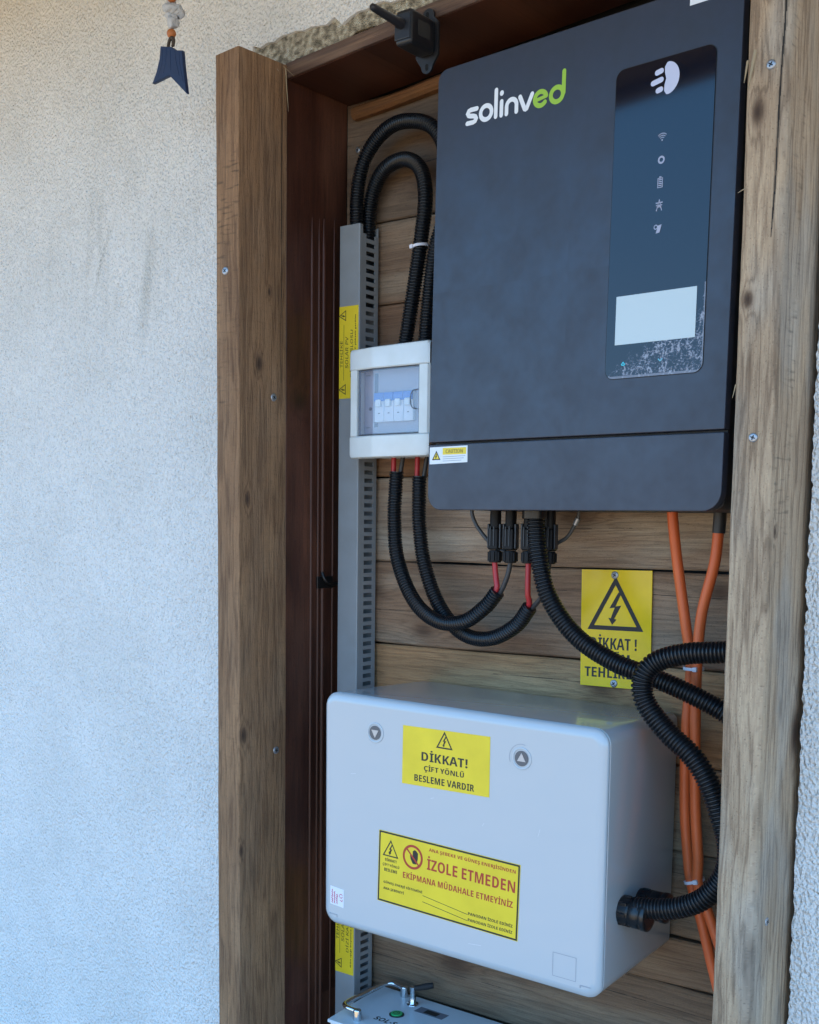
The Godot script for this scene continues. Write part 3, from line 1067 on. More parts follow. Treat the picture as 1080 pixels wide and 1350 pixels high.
	for q in [[0.0994, 0.0575, 0.1032, 0.0712, 0.1070, 0.0575], [0.0985, 0.0672, 0.1079, 0.0672], [0.0992, 0.0640, 0.1072, 0.0640], [0.1004, 0.0608, 0.1054, 0.0640], [0.1060, 0.0608, 0.1010, 0.0640]]:
		py.stroke(pv(q), 0.0013, z)
	part("pylon_icon", py, M.panel_print, panel).transform = Transform3D(Basis.from_scale(Vector3(0.80, 0.80, 1)), Vector3(0.03204, 0.00240, 0))
	var so := MB.new()
	so.stroke(circle(Vector2(0.0995, 0.0426), 0.0026, 16), 0.0011, z, true)
	so.cap(loop3(pv([0.0998, 0.0345, 0.1055, 0.0350, 0.1082, 0.0452, 0.1028, 0.0440]), z + 0.00005), Vector3(0, 0, 1))
	part("solar_icon", so, M.panel_print, panel).transform = Transform3D(Basis.from_scale(Vector3(0.80, 0.80, 1)), Vector3(0.03204, -0.00240, 0))
	var dots := MB.new()
	dots.stroke(pv([0.0647, -0.0968, 0.0668, -0.0945, 0.0688, -0.0968]), 0.0012, z)
	dots.stroke(pv([0.0655, -0.0975, 0.0680, -0.0975]), 0.0012, z + 0.00005)
	part("touch_key", dots, mat(lin(0.05, 0.5, 0.6), 0.5), panel).position = Vector3(0.0113, -0.0105, 0)
	var key2 := MB.new()
	key2.stroke(pv([0.110, -0.0945, 0.1122, -0.0965, 0.1144, -0.0945]), 0.0012, z)
	part("touch_key", key2, mat(lin(0.15, 0.45, 0.55), 0.5), panel).position = Vector3(0.0113, -0.0105, 0)

	# rounded lettering of the maker's mark
	var u := 0.0200
	var base := Vector2(-0.1553, 0.1898)
	var sw := 0.0053
	var lz := 0.0003
	var white := MB.new()
	var g := func(a: Array, dx: float) -> PackedVector2Array:
		var p := PackedVector2Array()
		for i in range(0, a.size(), 2):
			var q := Vector2(a[i] + dx, a[i + 1]) * u
			p.append(base + Vector2(q.x * 1.059, q.y - 0.025 * q.x))
		return p
	var pts := func(p: PackedVector2Array, dx: float) -> PackedVector2Array:
		var q := PackedVector2Array()
		for e in p:
			var s := (e + Vector2(dx, 0)) * u
			q.append(base + Vector2(s.x * 1.059, s.y - 0.025 * s.x))
		return q
	white.stroke(g.call([0.80, 0.87, 0.36, 0.87, 0.22, 0.83, 0.14, 0.70, 0.22, 0.57, 0.36, 0.52, 0.55, 0.49, 0.70, 0.43, 0.77, 0.31, 0.70, 0.18, 0.55, 0.13, 0.12, 0.13], 0.0), sw, lz)
	white.stroke(pts.call(circle(Vector2(0.5, 0.5), 0.39, 30), 0.97), sw, lz, true)
	white.stroke(g.call([0.13, 0.13, 0.13, 1.62], 2.03), sw, lz)
	white.stroke(g.call([0.13, 0.13, 0.13, 0.90], 2.42), sw, lz)
	white.stroke(g.call([0.13, 1.36, 0.13, 1.38], 2.42), sw * 1.1, lz)
	var nn := arc(Vector2(0.47, 0.52), 0.34, 0.35, 180, 0, 16)
	nn.insert(0, Vector2(0.13, 0.13))
	nn.append(Vector2(0.81, 0.13))
	white.stroke(pts.call(nn, 2.78), sw, lz)
	white.stroke(g.call([0.05, 0.88, 0.38, 0.16, 0.45, 0.13, 0.52, 0.16, 0.86, 0.88], 3.77), sw, lz)
	part("lettering", white, M.white_print, inv)
	var green := MB.new()
	var ee := arc(Vector2(0.5, 0.5), 0.38, 0.38, 325, 20, 24)
	ee.reverse()
	ee = arc(Vector2(0.5, 0.5), 0.38, 0.38, 15, 320, 26)
	green.stroke(pts.call(ee, 4.70), sw, lz)
	green.stroke(g.call([0.22, 0.46, 0.84, 0.56], 4.70), sw * 0.75, lz + 0.00006)
	green.stroke(pts.call(circle(Vector2(0.5, 0.5), 0.39, 30), 5.76), sw, lz, true)
	green.stroke(g.call([0.93, 0.5, 0.93, 1.66], 5.76), sw, lz + 0.00006)
	part("lettering", green, M.green_print, inv, "yellow-green end of the lettering")

	# caution sticker at the lower left, and a white label cut by the top of the picture
	var cs := sheet(inv, "caution_sticker", pv([-0.1846, -0.2032, -0.1292, -0.2018, -0.1296, -0.1829, -0.1849, -0.1836]), 0.0001, mat(lin(0.72, 0.74, 0.76), 0.4))
	cs.transform = Transform3D(Basis.from_scale(Vector3(1.1, 1.06, 1)), Vector3(0.0047, 0.0076, 0))
	sheet(cs, "yellow_band", quad2(-0.1655, -0.1925, -0.1312, -0.1848), 0.0004, M.yellow, 0.0001)
	hazard(cs, Vector2(-0.1748, -0.1978), 0.0105, 0.00065, M.ink, 0.0011)
	var tri := MB.new()
	tri.cap(loop3(pv([-0.1796, -0.1976, -0.1700, -0.1976, -0.1748, -0.1895]), 0.00045), Vector3(0, 0, 1))
	part("yellow_field", tri, M.yellow, cs)
	letters(cs, "CAUTION", -0.1610, -0.1910, -0.1360, -0.1865, 0.00065, mat(lin(0.36, 0.25, 0.03), 0.5), true)
	var ln := MB.new()
	ln.stroke(pv([-0.1650, -0.1950, -0.1325, -0.1944]), 0.0006, 0.00045)
	ln.stroke(pv([-0.1650, -0.1974, -0.1345, -0.1968]), 0.0006, 0.00045)
	ln.stroke(pv([-0.1650, -0.1998, -0.1380, -0.1993]), 0.0006, 0.00045)
	part("small_print", ln, mat(lin(0.3, 0.32, 0.34), 0.5), cs)
	sheet(inv, "white_label", quad2(0.1405, 0.2467, 0.1850, 0.2612), 0.0001, M.white_print)


func antenna() -> void:
	var t := thing("antenna_module", "small black wireless module with a stub antenna, under the top of the frame", "antenna", Vector3(-0.052, 0.588, 0.132))
	var m := mat(lin(0.012, 0.012, 0.014), 0.38)
	var b := MB.new()
	b.rbox(Vector3(-0.0125, -0.021, 0.003), Vector3(0.0125, 0.020, 0.052), 0.005, 3)
	part("case", b, m, t)
	var f := MB.new()
	f.rbox(Vector3(-0.0115, -0.0155, 0.0515), Vector3(0.0115, 0.0145, 0.0535), 0.001, 1)
	part("front_plate", f, mat(lin(0.02, 0.023, 0.03), 0.3), t)
	var fl := MB.new()
	var o := PackedVector2Array()
	o.append_array(arc(Vector2(0.001, 0.027), 0.009, 0.009, -10, 190, 12))
	o.append_array(pv([-0.017, 0.017, -0.017, -0.02]))
	o.append_array(arc(Vector2(0.0, -0.032), 0.0085, 0.0085, 180, 360, 12))
	o.append_array(pv([0.017, -0.02, 0.017, 0.017]))
	fl.plate(o, 0.0, 0.003)
	part("flange", fl, m, t)
	for y: float in [0.028, -0.033]:
		var hole := MB.new()
		hole.plate(rrect(-0.0022, y - 0.004, 0.0022, y + 0.004, 0.0021), 0.0028, 0.0033)
		part("slot", hole, mat(lin(0.002, 0.002, 0.002), 0.9), t)
	var r := MB.new()
	r.tube(PackedVector3Array([Vector3(-0.001, 0.002, 0.052), Vector3(-0.001, 0.002, 0.060), Vector3(-0.0015, 0.0024, 0.061), Vector3(-0.005, 0.006, 0.100), Vector3(-0.0055, 0.0065, 0.104), Vector3(-0.0057, 0.0067, 0.1055)]), PackedFloat32Array([0.0062, 0.0062, 0.0052, 0.0044, 0.0038, 0.002]), 16)
	part("antenna", r, mat(lin(0.016, 0.015, 0.018), 0.4), t)
	var lb := MB.new()
	lb.plate(quad2(-0.012, -0.009, 0.012, 0.009), 0.0, 0.0002)
	var l := part("side_label", lb, mat(lin(0.03, 0.028, 0.026), 0.6), t)
	l.transform = Transform3D(Basis(Vector3(0, 0, -1), Vector3(0, 1, 0), Vector3(1, 0, 0)), Vector3(0.01255, 0.001, 0.026))


func duct() -> void:
	var t := thing("cable_duct", "grey slotted cable duct standing upright beside the jamb", "cable duct", Vector3(-0.246, -0.9, 0.01))
	var y0 := -0.9
	var y1 := 0.4105
	var x0 := -0.2640
	var x1 := -0.2280
	var off := -t.position
	var c := MB.new()
	# cover with folded lips
	var lp: Array = []
	var pr := [Vector2(0.0435, x0 - 0.0004), Vector2(0.0495, x0 - 0.0004), Vector2(0.0505, x0 + 0.0008), Vector2(0.0505, x1 - 0.0008), Vector2(0.0495, x1 + 0.0004), Vector2(0.0435, x1 + 0.0004), Vector2(0.0435, x1 - 0.0014), Vector2(0.0485, x1 - 0.0014), Vector2(0.0485, x0 + 0.0014), Vector2(0.0435, x0 + 0.0014)]
	for y: float in [y0, y1]:
		var l := PackedVector3Array()
		for q in pr: l.append(Vector3(q.y, y, q.x))
		lp.append(l)
	c.loft(lp, 30.0)
	var cov := part("cover", c, M.grey_plastic, t)
	cov.position = off
	# base channel
	var b := MB.new()
	b.box(Vector3(x0, y0, 0.0085), Vector3(x1, y1, 0.0100))
	part("base", b, M.grey_plastic, t).position = off
	# slotted walls: rails with bars between the slots
	for s in 2:
		var w := MB.new()
		var xa: float = x1 - 0.0015 if s == 0 else x0
		var xb: float = xa + 0.0015
		w.box(Vector3(xa, y0, 0.0101), Vector3(xb, y1 - 0.012, 0.0160))
		w.box(Vector3(xa, y0, 0.0355), Vector3(xb, y1 - 0.012, 0.0434))
		var y := y0
		while y < y1 - 0.016:
			w.box(Vector3(xa, y, 0.0160), Vector3(xb, minf(y + 0.0056, y1 - 0.012), 0.0355))
			y += 0.0117
		part("slotted_wall", w, M.grey_plastic, t).position = off
	# warning stickers
	var small: Material = M.ink
	for q in [[0.2995, 0.1715], [-0.523, -0.668]]:
		var st := sheet(t, "warning_sticker", quad2(x0 + 0.0004, q[1], x1 - 0.0006, q[0]), 0.0506, M.yellow, 0.0002)
		st.position = off
		var z := 0.05085
		var h: float = q[0] - q[1]
		letters(st, "TEHLİKE", x0 + 0.0012, q[1] + h * 0.34, x0 + 0.0068, q[1] + h * 0.63, z, small, false, 90.0, 0.15)
		letters(st, "SOLAR PV", x0 + 0.0118, q[1] + h * 0.33, x0 + 0.0172, q[1] + h * 0.67, z, small, false, 90.0, 0.15)
		letters(st, "DİZİ KABLOSU", x0 + 0.0200, q[1] + h * 0.23, x0 + 0.0256, q[1] + h * 0.74, z, small, false, 90.0, 0.15)
		letters(st, "Gün ışığı boyunca DC yüksek gerilim", x0 + 0.0288, q[1] + h * 0.08, x0 + 0.0318, q[1] + h * 0.90, z, small, true, 90.0, 0.1)
		hazard(st, Vector2(x0 + 0.0122, q[1] + h * 0.10), 0.0135, z + 0.0001, small, 0.0011, 90.0)
		hazard(st, Vector2(x0 + 0.0122, q[1] + h * 0.90), 0.0135, z + 0.0001, small, 0.0011, 90.0)
		var ln := MB.new()
		ln.stroke(pv([x0 + 0.0090, q[1] + h * 0.20, x0 + 0.0090, q[1] + h * 0.80]), 0.0006, z + 0.0001)
		part("line", ln, small, st)


func breaker_box() -> void:
	var t := thing("breaker_box", "white plastic breaker box with a clear window, beside the inverter", "breaker box", Vector3(-0.1390, 0.158, 0.0))
	t.scale = Vector3(1.085, 1, 1)
	var hw := 0.0645
	var hh := 0.0735
	var zf := 0.100
	var bend := func(x: float) -> float: return zf - (0.0 if x > -0.022 else (-0.022 - x) * 0.17) - (0.0 if x < 0.05 else (x - 0.05) * 0.08)
	var case := MB.new()
	case.rbox(Vector3(-hw + 0.002, -hh + 0.003, 0.001), Vector3(hw - 0.003, hh - 0.003, 0.0775), 0.004, 2)
	part("back_case", case, M.white_plastic, t)
	# bars of the front frame
	var xs := [-hw, -hw + 0.003, -0.045, -0.026, -0.022, -0.018, 0.02, 0.05, hw - 0.003, hw]
	for s: float in [1.0, -1.0]:
		var mb := MB.new()
		var lp: Array = []
		for k in xs.size():
			var x: float = xs[k]
			var inset := 0.0018 if k == 0 or k == xs.size() - 1 else 0.0
			var yo := s * (hh - inset) + (0.0012 * (x / hw) if s > 0 else -0.0004)
			var yi := s * (hh - 0.029)
			var f: float = bend.call(x) - inset
			var prof := PackedVector3Array([Vector3(x, yo, 0.078), Vector3(x, yo, f - 0.003), Vector3(x, yo - s * 0.0012, f - 0.0008), Vector3(x, yo - s * 0.004, f), Vector3(x, yi + s * 0.0015, f), Vector3(x, yi, f - 0.0015), Vector3(x, yi, 0.078)])
			if s > 0: prof.reverse()
			prof.reverse()
			if s > 0: pass
			lp.append(prof)
		mb.loft(lp, 35.0)
		part("frame_bar", mb, M.white_plastic, t)
	for s: float in [1.0, -1.0]:
		var xa := s * (hw - 0.014)
		var xb := s * hw
		var fa: float = bend.call(xa)
		var fb: float = bend.call(xb)
		var mb := MB.new()
		var lp: Array = []
		for y: float in [-hh + 0.0293, hh - 0.0293]:
			var p := PackedVector3Array([Vector3(minf(xa, xb), y, 0.078), Vector3(maxf(xa, xb), y, 0.078)])
			if s > 0: p.append_array([Vector3(xb, y, fb - 0.003), Vector3(xb - 0.0025, y, fb - 0.0004), Vector3(xa, y, fa - 0.0006)])
			else: p.append_array([Vector3(xa, y, fa - 0.0006), Vector3(xb + 0.0025, y, fb - 0.0004), Vector3(xb, y, fb - 0.003)])
			p.reverse()
			lp.append(p)
		mb.loft(lp, 35.0)
		part("frame_bar", mb, M.white_plastic, t)
	# clear window, bent like the frame
	var gl := mat(Color(0.74, 0.82, 0.95, 0.10), 0.03)
	gl.transparency = BaseMaterial3D.TRANSPARENCY_ALPHA
	var wb := MB.new()
	var wx := [-hw + 0.0155, -0.023, hw - 0.0155]
	var lo: Array = []
	for x: float in wx:
		var f: float = bend.call(x) - 0.003
		lo.append(PackedVector3Array([Vector3(x, -hh + 0.0305, f - 0.0015), Vector3(x, hh - 0.0305, f - 0.0015), Vector3(x, hh - 0.0305, f), Vector3(x, -hh + 0.0305, f)]))
	wb.loft(lo, 5.0)
	part("window", wb, gl, t, "clear hinged window")
	var gap_shade := mat(lin(0.05, 0.052, 0.06), 0.5)  # dark strips in place of the shade in the gap round the window
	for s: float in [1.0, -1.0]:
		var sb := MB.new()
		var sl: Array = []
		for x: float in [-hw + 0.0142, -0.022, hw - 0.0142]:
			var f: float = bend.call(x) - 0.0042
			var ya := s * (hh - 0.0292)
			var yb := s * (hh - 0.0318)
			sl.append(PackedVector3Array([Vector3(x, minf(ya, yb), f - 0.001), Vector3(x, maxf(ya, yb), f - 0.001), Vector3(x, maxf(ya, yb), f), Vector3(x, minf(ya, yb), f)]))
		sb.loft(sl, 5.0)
		part("window_seal", sb, gap_shade, t)
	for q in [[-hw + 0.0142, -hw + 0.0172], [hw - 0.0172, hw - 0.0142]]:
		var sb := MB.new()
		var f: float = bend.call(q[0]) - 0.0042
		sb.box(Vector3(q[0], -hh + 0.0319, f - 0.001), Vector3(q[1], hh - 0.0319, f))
		part("window_seal", sb, gap_shade, t)
	var hn := MB.new()
	hn.tube(spline([Vector3(0.0475, 0.0125, 0.0985), Vector3(0.040, 0.0105, 0.099), Vector3(0.0375, 0.0, 0.0992), Vector3(0.040, -0.0105, 0.099), Vector3(0.0475, -0.0125, 0.0985)], 0.002), filled(28, 0.0007), 6)
	part("window_grip", hn, mat(lin(0.08, 0.085, 0.1), 0.4), t)
	# inside: mounting plate and four breakers
	var ip := MB.new()
	ip.box(Vector3(-0.049, -hh + 0.0296, 0.0778), Vector3(0.049, hh - 0.0296, 0.0800))
	part("mounting_plate", ip, mat(lin(0.30, 0.29, 0.33), 0.5), t)
	var slot := MB.new()
	slot.box(Vector3(-0.0325, -0.032, 0.0800), Vector3(-0.0270, 0.040, 0.0804))
	part("plate_slot", slot, mat(lin(0.06, 0.06, 0.07), 0.6), t)
	var dot := MB.new()
	dot.plate(circle(Vector2(-0.039, -0.007), 0.0024, 14), 0.0800, 0.0805)
	part("plug", dot, mat(lin(0.06, 0.06, 0.07), 0.6), t)
	var lv := mat(lin(0.015, 0.13, 0.48), 0.35)
	for k in 4:
		var cx := -0.0205 + 0.0152 * k
		var b := MB.new()
		b.rbox(Vector3(cx - 0.0074, -0.026, 0.0800), Vector3(cx + 0.0074, 0.013, 0.0865), 0.0008, 1)
		var br := part("breaker", b, mat(lin(0.6, 0.62, 0.65), 0.4), t)
		var l := MB.new()
		l.rbox(Vector3(cx - 0.0074, 0.0015, 0.0865), Vector3(cx + 0.0074, 0.0130, 0.0885), 0.0012, 2)
		part("lever", l, lv, br)
		var hb := MB.new()
		hb.rbox(Vector3(cx - 0.0042, -0.0060, 0.0865), Vector3(cx + 0.0042, 0.0040, 0.0905), 0.0018, 2)
		part("toggle", hb, M.white_plastic, br)
		var mk := MB.new()
		mk.box(Vector3(cx - 0.0015, -0.0150, 0.0865), Vector3(cx + 0.0012, -0.0138, 0.0867))
		part("mark", mk, M.ink, br)
	for y: float in [0.0375, -0.0325]:
		var hooks := MB.new()
		hooks.box(Vector3(-0.0465, y, 0.0800), Vector3(-0.0395, y + 0.0007, 0.0806))
		part("hinge_mark", hooks, M.ink, t)


func enclosure() -> void:
	var e := thing("enclosure", "light grey plastic electrical enclosure with yellow warning stickers, on the planks", "electrical box")
	e.transform = Transform3D(Basis(Vector3(0.9999, -0.0113, 0.0), Vector3(0.0113, 0.9998, 0.0169), Vector3(-0.0002, -0.0169, 0.9999)).orthonormalized(), Vector3(0.0527, -0.3772, 0.206))
	var hw := 0.205
	var hh := 0.1541
	var grey := mat(lin(0.445, 0.48, 0.50), 0.22, 0.0, 0.5)
	grey.clearcoat_enabled = true
	grey.clearcoat = 0.5
	grey.clearcoat_roughness = 0.05
	var b := MB.new()
	var lp: Array = []
	for q in [[-0.198, 0.010, 0.010], [-0.197, 0.0085, 0.011], [-0.192, 0.007, 0.012], [-0.0106, 0.0004, 0.0190], [-0.0100, 0.0010, 0.0185], [-0.0098, 0.0060, 0.014], [-0.0070, 0.0060, 0.014]]:
		lp.append(loop3(rrect(-hw + q[1], -hh + q[1], hw - q[1], hh - q[1], q[2], 8), q[0]))
	b.loft(lp, 40.0)
	part("body", b, grey, e)
	var gk := MB.new()  # dark ring painted in as the shade inside the lid seam
	lp = []
	for q in [[-0.0097, 0.0022, 0.018], [-0.0072, 0.0022, 0.018]]:
		lp.append(loop3(rrect(-hw + q[1], -hh + q[1], hw - q[1], hh - q[1], q[2], 8), q[0]))
	gk.loft(lp, 40.0)
	part("gasket", gk, mat(lin(0.05, 0.055, 0.06), 0.7), e, "dark strip standing in for the shade in the seam between lid and body")
	var l := MB.new()
	lp = []
	for q in [[-0.0071, 0.0010, 0.019], [-0.0066, 0.0003, 0.019], [-0.0052, 0.0007, 0.019], [-0.0036, 0.0020, 0.018], [-0.0020, 0.0040, 0.0165], [-0.0008, 0.0066, 0.0145], [-0.0002, 0.0088, 0.0125], [0.0, 0.0108, 0.011]]:
		lp.append(loop3(rrect(-hw + q[1], -hh + q[1], hw - q[1], hh - q[1], q[2], 8), q[0]))
	l.loft(lp, 40.0)
	var lid := part("lid", l, grey, e)
	# locks
	for q in [[-0.1184, 0.1104, -1.0], [0.0970, 0.1082, 1.0]]:
		var c := Vector2(q[0], q[1])
		var r := MB.new()
		var pr: Array = []
		for k in [[0.0132, 0.0001], [0.0132, 0.0007], [0.0120, 0.0013], [0.0107, 0.0007], [0.0107, 0.0002]]:
			pr.append(loop3(circle(c, k[0], 28), k[1]))
		r.loft(pr, 60.0, false)
		var lock := part("lock", r, grey, e)
		var d := MB.new()
		d.plate(circle(c, 0.0090, 24), 0.0001, 0.0007)
		part("lock_plug", d, mat(lin(0.10, 0.105, 0.115), 0.4), lock)
		var tr := MB.new()
		var s: float = q[2]
		tr.plate(pv([c.x - 0.0056, c.y - 0.0034 * s, c.x + 0.0056, c.y - 0.0034 * s, c.x, c.y + 0.0064 * s]), 0.0007, 0.0011)
		part("triangle", tr, mat(lin(0.45, 0.46, 0.48), 0.35, 0.4), lock)
	# faint moulded details of the lid
	var sq := MB.new()
	sq.stroke(pv([0.1445, -0.1370, 0.1745, -0.1370, 0.1745, -0.1095, 0.1445, -0.1095]), 0.0007, 0.0002, true)
	var lm := mat(lin(0.29, 0.32, 0.36), 0.25)
	part("moulded_line", sq, lm, lid)
	sq = MB.new()
	sq.stroke(arc(Vector2(0.0970, 0.1082), 0.0165, 0.0165, 75, 200, 20), 0.0007, 0.0002)
	part("moulded_line", sq, lm, lid)
	for s: float in [-1.0, 1.0]:
		var hc := MB.new()
		hc.plate(pv([s * 0.1800, -0.1428, s * 0.1800, -0.1392, s * 0.1935, -0.1392, s * 0.1935, -0.1400, s * 0.1807, -0.1400, s * 0.1807, -0.1428]), 0.0, 0.0006)
		part("hinge_cap", hc, mat(lin(0.3, 0.32, 0.35), 0.4), lid)

	var scm := mat(lin(0.56, 0.58, 0.6), 0.6)
	for q in [[-0.031, 0.0405, -0.0265, 0.0420], [0.028, -0.128, 0.046, -0.1262], [0.121, 0.021, 0.1235, 0.030], [-0.158, 0.052, -0.150, 0.0535], [0.045, 0.020, 0.047, 0.0235]]:
		var sc0 := MB.new()
		sc0.stroke(pv(q), 0.0005, 0.00012)
		part("scratch", sc0, scm, lid)

	# sticker 1
	var s1 := sheet(e, "warning_sticker", pv([-0.0752, 0.0530, 0.0538, 0.0556, 0.0538, 0.1278, -0.0743, 0.1258]), 0.0001, M.yellow)
	var z := 0.00045
	hazard(s1, Vector2(-0.0115, 0.1052), 0.0215, z + 0.0001, M.ink, 0.0017)
	letters(s1, "DİKKAT!", -0.0455, 0.0856, 0.0225, 0.0995, z, M.ink)
	letters(s1, "ÇİFT YÖNLÜ", -0.0415, 0.0716, 0.0175, 0.0815, z, M.ink)
	letters(s1, "BESLEME VARDIR", -0.0560, 0.0590, 0.0325, 0.0672, z, M.ink)
	# sticker 2
	var a := Vector2(-0.1128, -0.1045)
	var ux := Vector2(0.2095, -0.0045)
	var uy := Vector2(0.0022, 0.0922)
	var s2 := sheet(e, "warning_sticker", PackedVector2Array([a, a + ux, a + ux + uy, a + uy]), 0.0001, M.yellow)
	var bd := MB.new()
	bd.stroke(PackedVector2Array([a + ux * 0.008 + uy * 0.018, a + ux * 0.992 + uy * 0.018, a + ux * 0.992 + uy * 0.982, a + ux * 0.008 + uy * 0.982]), 0.0022, z, true)
	part("border", bd, M.ink, s2)
	var P := func(u: float, v: float) -> Vector2: return a + ux * u + uy * v
	var put := func(txt: String, u0: float, v0: float, u1: float, v1: float, m: Material, bold: bool) -> void:
		var p0: Vector2 = P.call(u0, v0)
		var p1: Vector2 = P.call(u1, v1)
		letters(s2, txt, p0.x, p0.y, p1.x, p1.y + 0.0008, z, m, bold, -1.2)
	hazard(s2, P.call(0.092, 0.665), 0.0225, z + 0.0001, M.ink, 0.0015, -1.2)
	put.call("DİKKAT!", 0.052, 0.585, 0.138, 0.628, M.ink, true)
	put.call("ÇİFT YÖNLÜ", 0.035, 0.505, 0.160, 0.555, M.ink, true)
	put.call("BESLEME", 0.048, 0.44, 0.145, 0.48, M.ink, true)
	put.call("ANA ŞEBEKE VE GÜNEŞ ENERJİSİNDEN", 0.375, 0.845, 0.97, 0.935, M.red_ink, true)
	put.call("İZOLE ETMEDEN", 0.365, 0.605, 0.97, 0.815, M.red_ink, true)
	put.call("EKİPMANA MÜDAHALE ETMEYİNİZ", 0.19, 0.40, 0.96, 0.535, M.red_ink, true)
	put.call("GÜNEŞ ENERJİ SİSTEMİNİ", 0.045, 0.255, 0.335, 0.31, M.ink, true)
	put.call("ANA ŞEBEKEYİ", 0.045, 0.17, 0.20, 0.222, M.ink, true)
	put.call("PANODAN İZOLE EDİNİZ", 0.665, 0.155, 0.965, 0.21, M.ink, true)
	put.call("PANODAN İZOLE EDİNİZ", 0.665, 0.072, 0.965, 0.127, M.ink, true)
	var ln := MB.new()
	ln.stroke(PackedVector2Array([P.call(0.34, 0.245), P.call(0.66, 0.165)]), 0.0007, z)
	ln.stroke(PackedVector2Array([P.call(0.34, 0.16), P.call(0.66, 0.082)]), 0.0007, z)
	part("line", ln, M.ink, s2)
	# stop hand in a red ring
	var hc2: Vector2 = P.call(0.258, 0.735)
	var hand := MB.new()
	var palm := PackedVector2Array()
	for q in pv([-0.35, -0.2, -0.1, -0.62, 0.32, -0.62, 0.48, -0.1, 0.5, 0.45, 0.38, 0.52, 0.36, 0.6, 0.22, 0.64, 0.18, 0.7, 0.04, 0.68, 0.0, 0.62, -0.1, 0.56, -0.12, 0.05, -0.32, 0.22, -0.42, 0.14]):
		palm.append(hc2 + (q + Vector2(0.1, 0)) * 0.0135)
	if Geometry2D.is_polygon_clockwise(palm): palm.reverse()
	hand.cap(loop3(palm, z), Vector3(0, 0, 1))
	part("hand_symbol", hand, M.ink, s2)
	var rg := MB.new()
	rg.stroke(circle(hc2, 0.0140, 32), 0.0031, z + 0.00005, true)
	rg.stroke(PackedVector2Array([hc2 + Vector2(-0.0095, 0.0095), hc2 + Vector2(0.0095, -0.0095)]), 0.0022, z + 0.0001)
	part("prohibition_ring", rg, M.red_ink, s2)
	# small white tag with red marks
	var tg := sheet(e, "paper_tag", pv([-0.1920, -0.1265, -0.1690, -0.1280, -0.1688, -0.1035, -0.1918, -0.1020]), 0.0001, mat(lin(0.72, 0.72, 0.75), 0.6))
	var sc := MB.new()
	for c in 3:
		var zig := PackedVector2Array()
		for k in 15 - 2 * c:
			zig.append(Vector2(-0.1885 + 0.0042 * c + (0.0011 if k % 2 == 0 else -0.0011) * rng.randf_range(0.3, 1.2), -0.1245 + 0.0013 * k))
		sc.stroke(zig, 0.0010, 0.00045)
	sc.stroke(arc(Vector2(-0.1735, -0.1130), 0.0024, 0.0026, 20, 340, 14), 0.0009, 0.00046)
	sc.stroke(pv([-0.1752, -0.1185, -0.1718, -0.1200, -0.1712, -0.1175]), 0.0009, 0.00046)
	part("red_marks", sc, mat(lin(0.5, 0.06, 0.12), 0.5), tg)

	# cable glands on the right side
	for q in [[-0.0610, -0.0520, 0.055], [-0.0650, -0.1000, 0.055]]:
		var gl := MB.new()
		var x := hw - 0.0065
		var pts := PackedVector3Array()
		var rad := PackedFloat32Array()
		for k in [[0.0, 0.0165], [0.016, 0.0165], [0.0165, 0.0155], [0.020, 0.0155], [0.0205, 0.0172], [0.029, 0.0172], [0.0295, 0.0150], [0.032, 0.0150], [0.0325, 0.0178], [0.038, 0.0178], [0.0385, 0.0150], [0.0390, 0.0130]]:
			pts.append(Vector3(x + k[0], q[0], q[1]))
			rad.append(k[1])
		gl.tube(pts, rad, 22)
		var gp := part("cable_gland", gl, M.conduit, e, "black conduit gland on the right side")
		var nb := MB.new()
		for k in 8:
			var an := TAU * k / 8
			var d := Vector3(0, cos(an), sin(an)) * 0.0158
			nb.rbox(Vector3(x + 0.006, q[0] + d.y - 0.0022, q[1] + d.z - 0.0022), Vector3(x + 0.0158, q[0] + d.y + 0.0022, q[1] + d.z + 0.0022), 0.0008, 1)
		part("grip_ribs", nb, M.conduit, gp)


func danger_sign() -> void:
	var t := thing("warning_sign", "yellow danger plate with lightning triangle, screwed to the planks", "sign", Vector3(0.1588, -0.1338, 0.0))
	t.rotation.z = 0.013
	var p := MB.new()
	p.plate(quad2(-0.0492, -0.0745, 0.0492, 0.0745), 0.0018, 0.0036)
	part("plate", p, M.yellow_plate, t)
	var z := 0.0038
	var plate: Node3D = t.get_child(0)
	hazard(plate, Vector2(-0.0005, 0.0010), 0.069, z + 0.0002, M.ink, 0.0055)
	letters(plate, "DİKKAT !", -0.0350, -0.0262, 0.0300, -0.0075, z, M.ink)
	letters(plate, "ÖLÜM", -0.0210, -0.0438, 0.0205, -0.0285, z, M.ink)
	letters(plate, "TEHLİKESİ", -0.0430, -0.0626, 0.0400, -0.0465, z, M.ink)
	screw(t, Vector3(-0.002, 0.0680, 0.0038), Vector3(0, 0, 1), 0.0052)
	screw(t, Vector3(-0.001, -0.0695, 0.0038), Vector3(0, 0, 1), 0.0052)


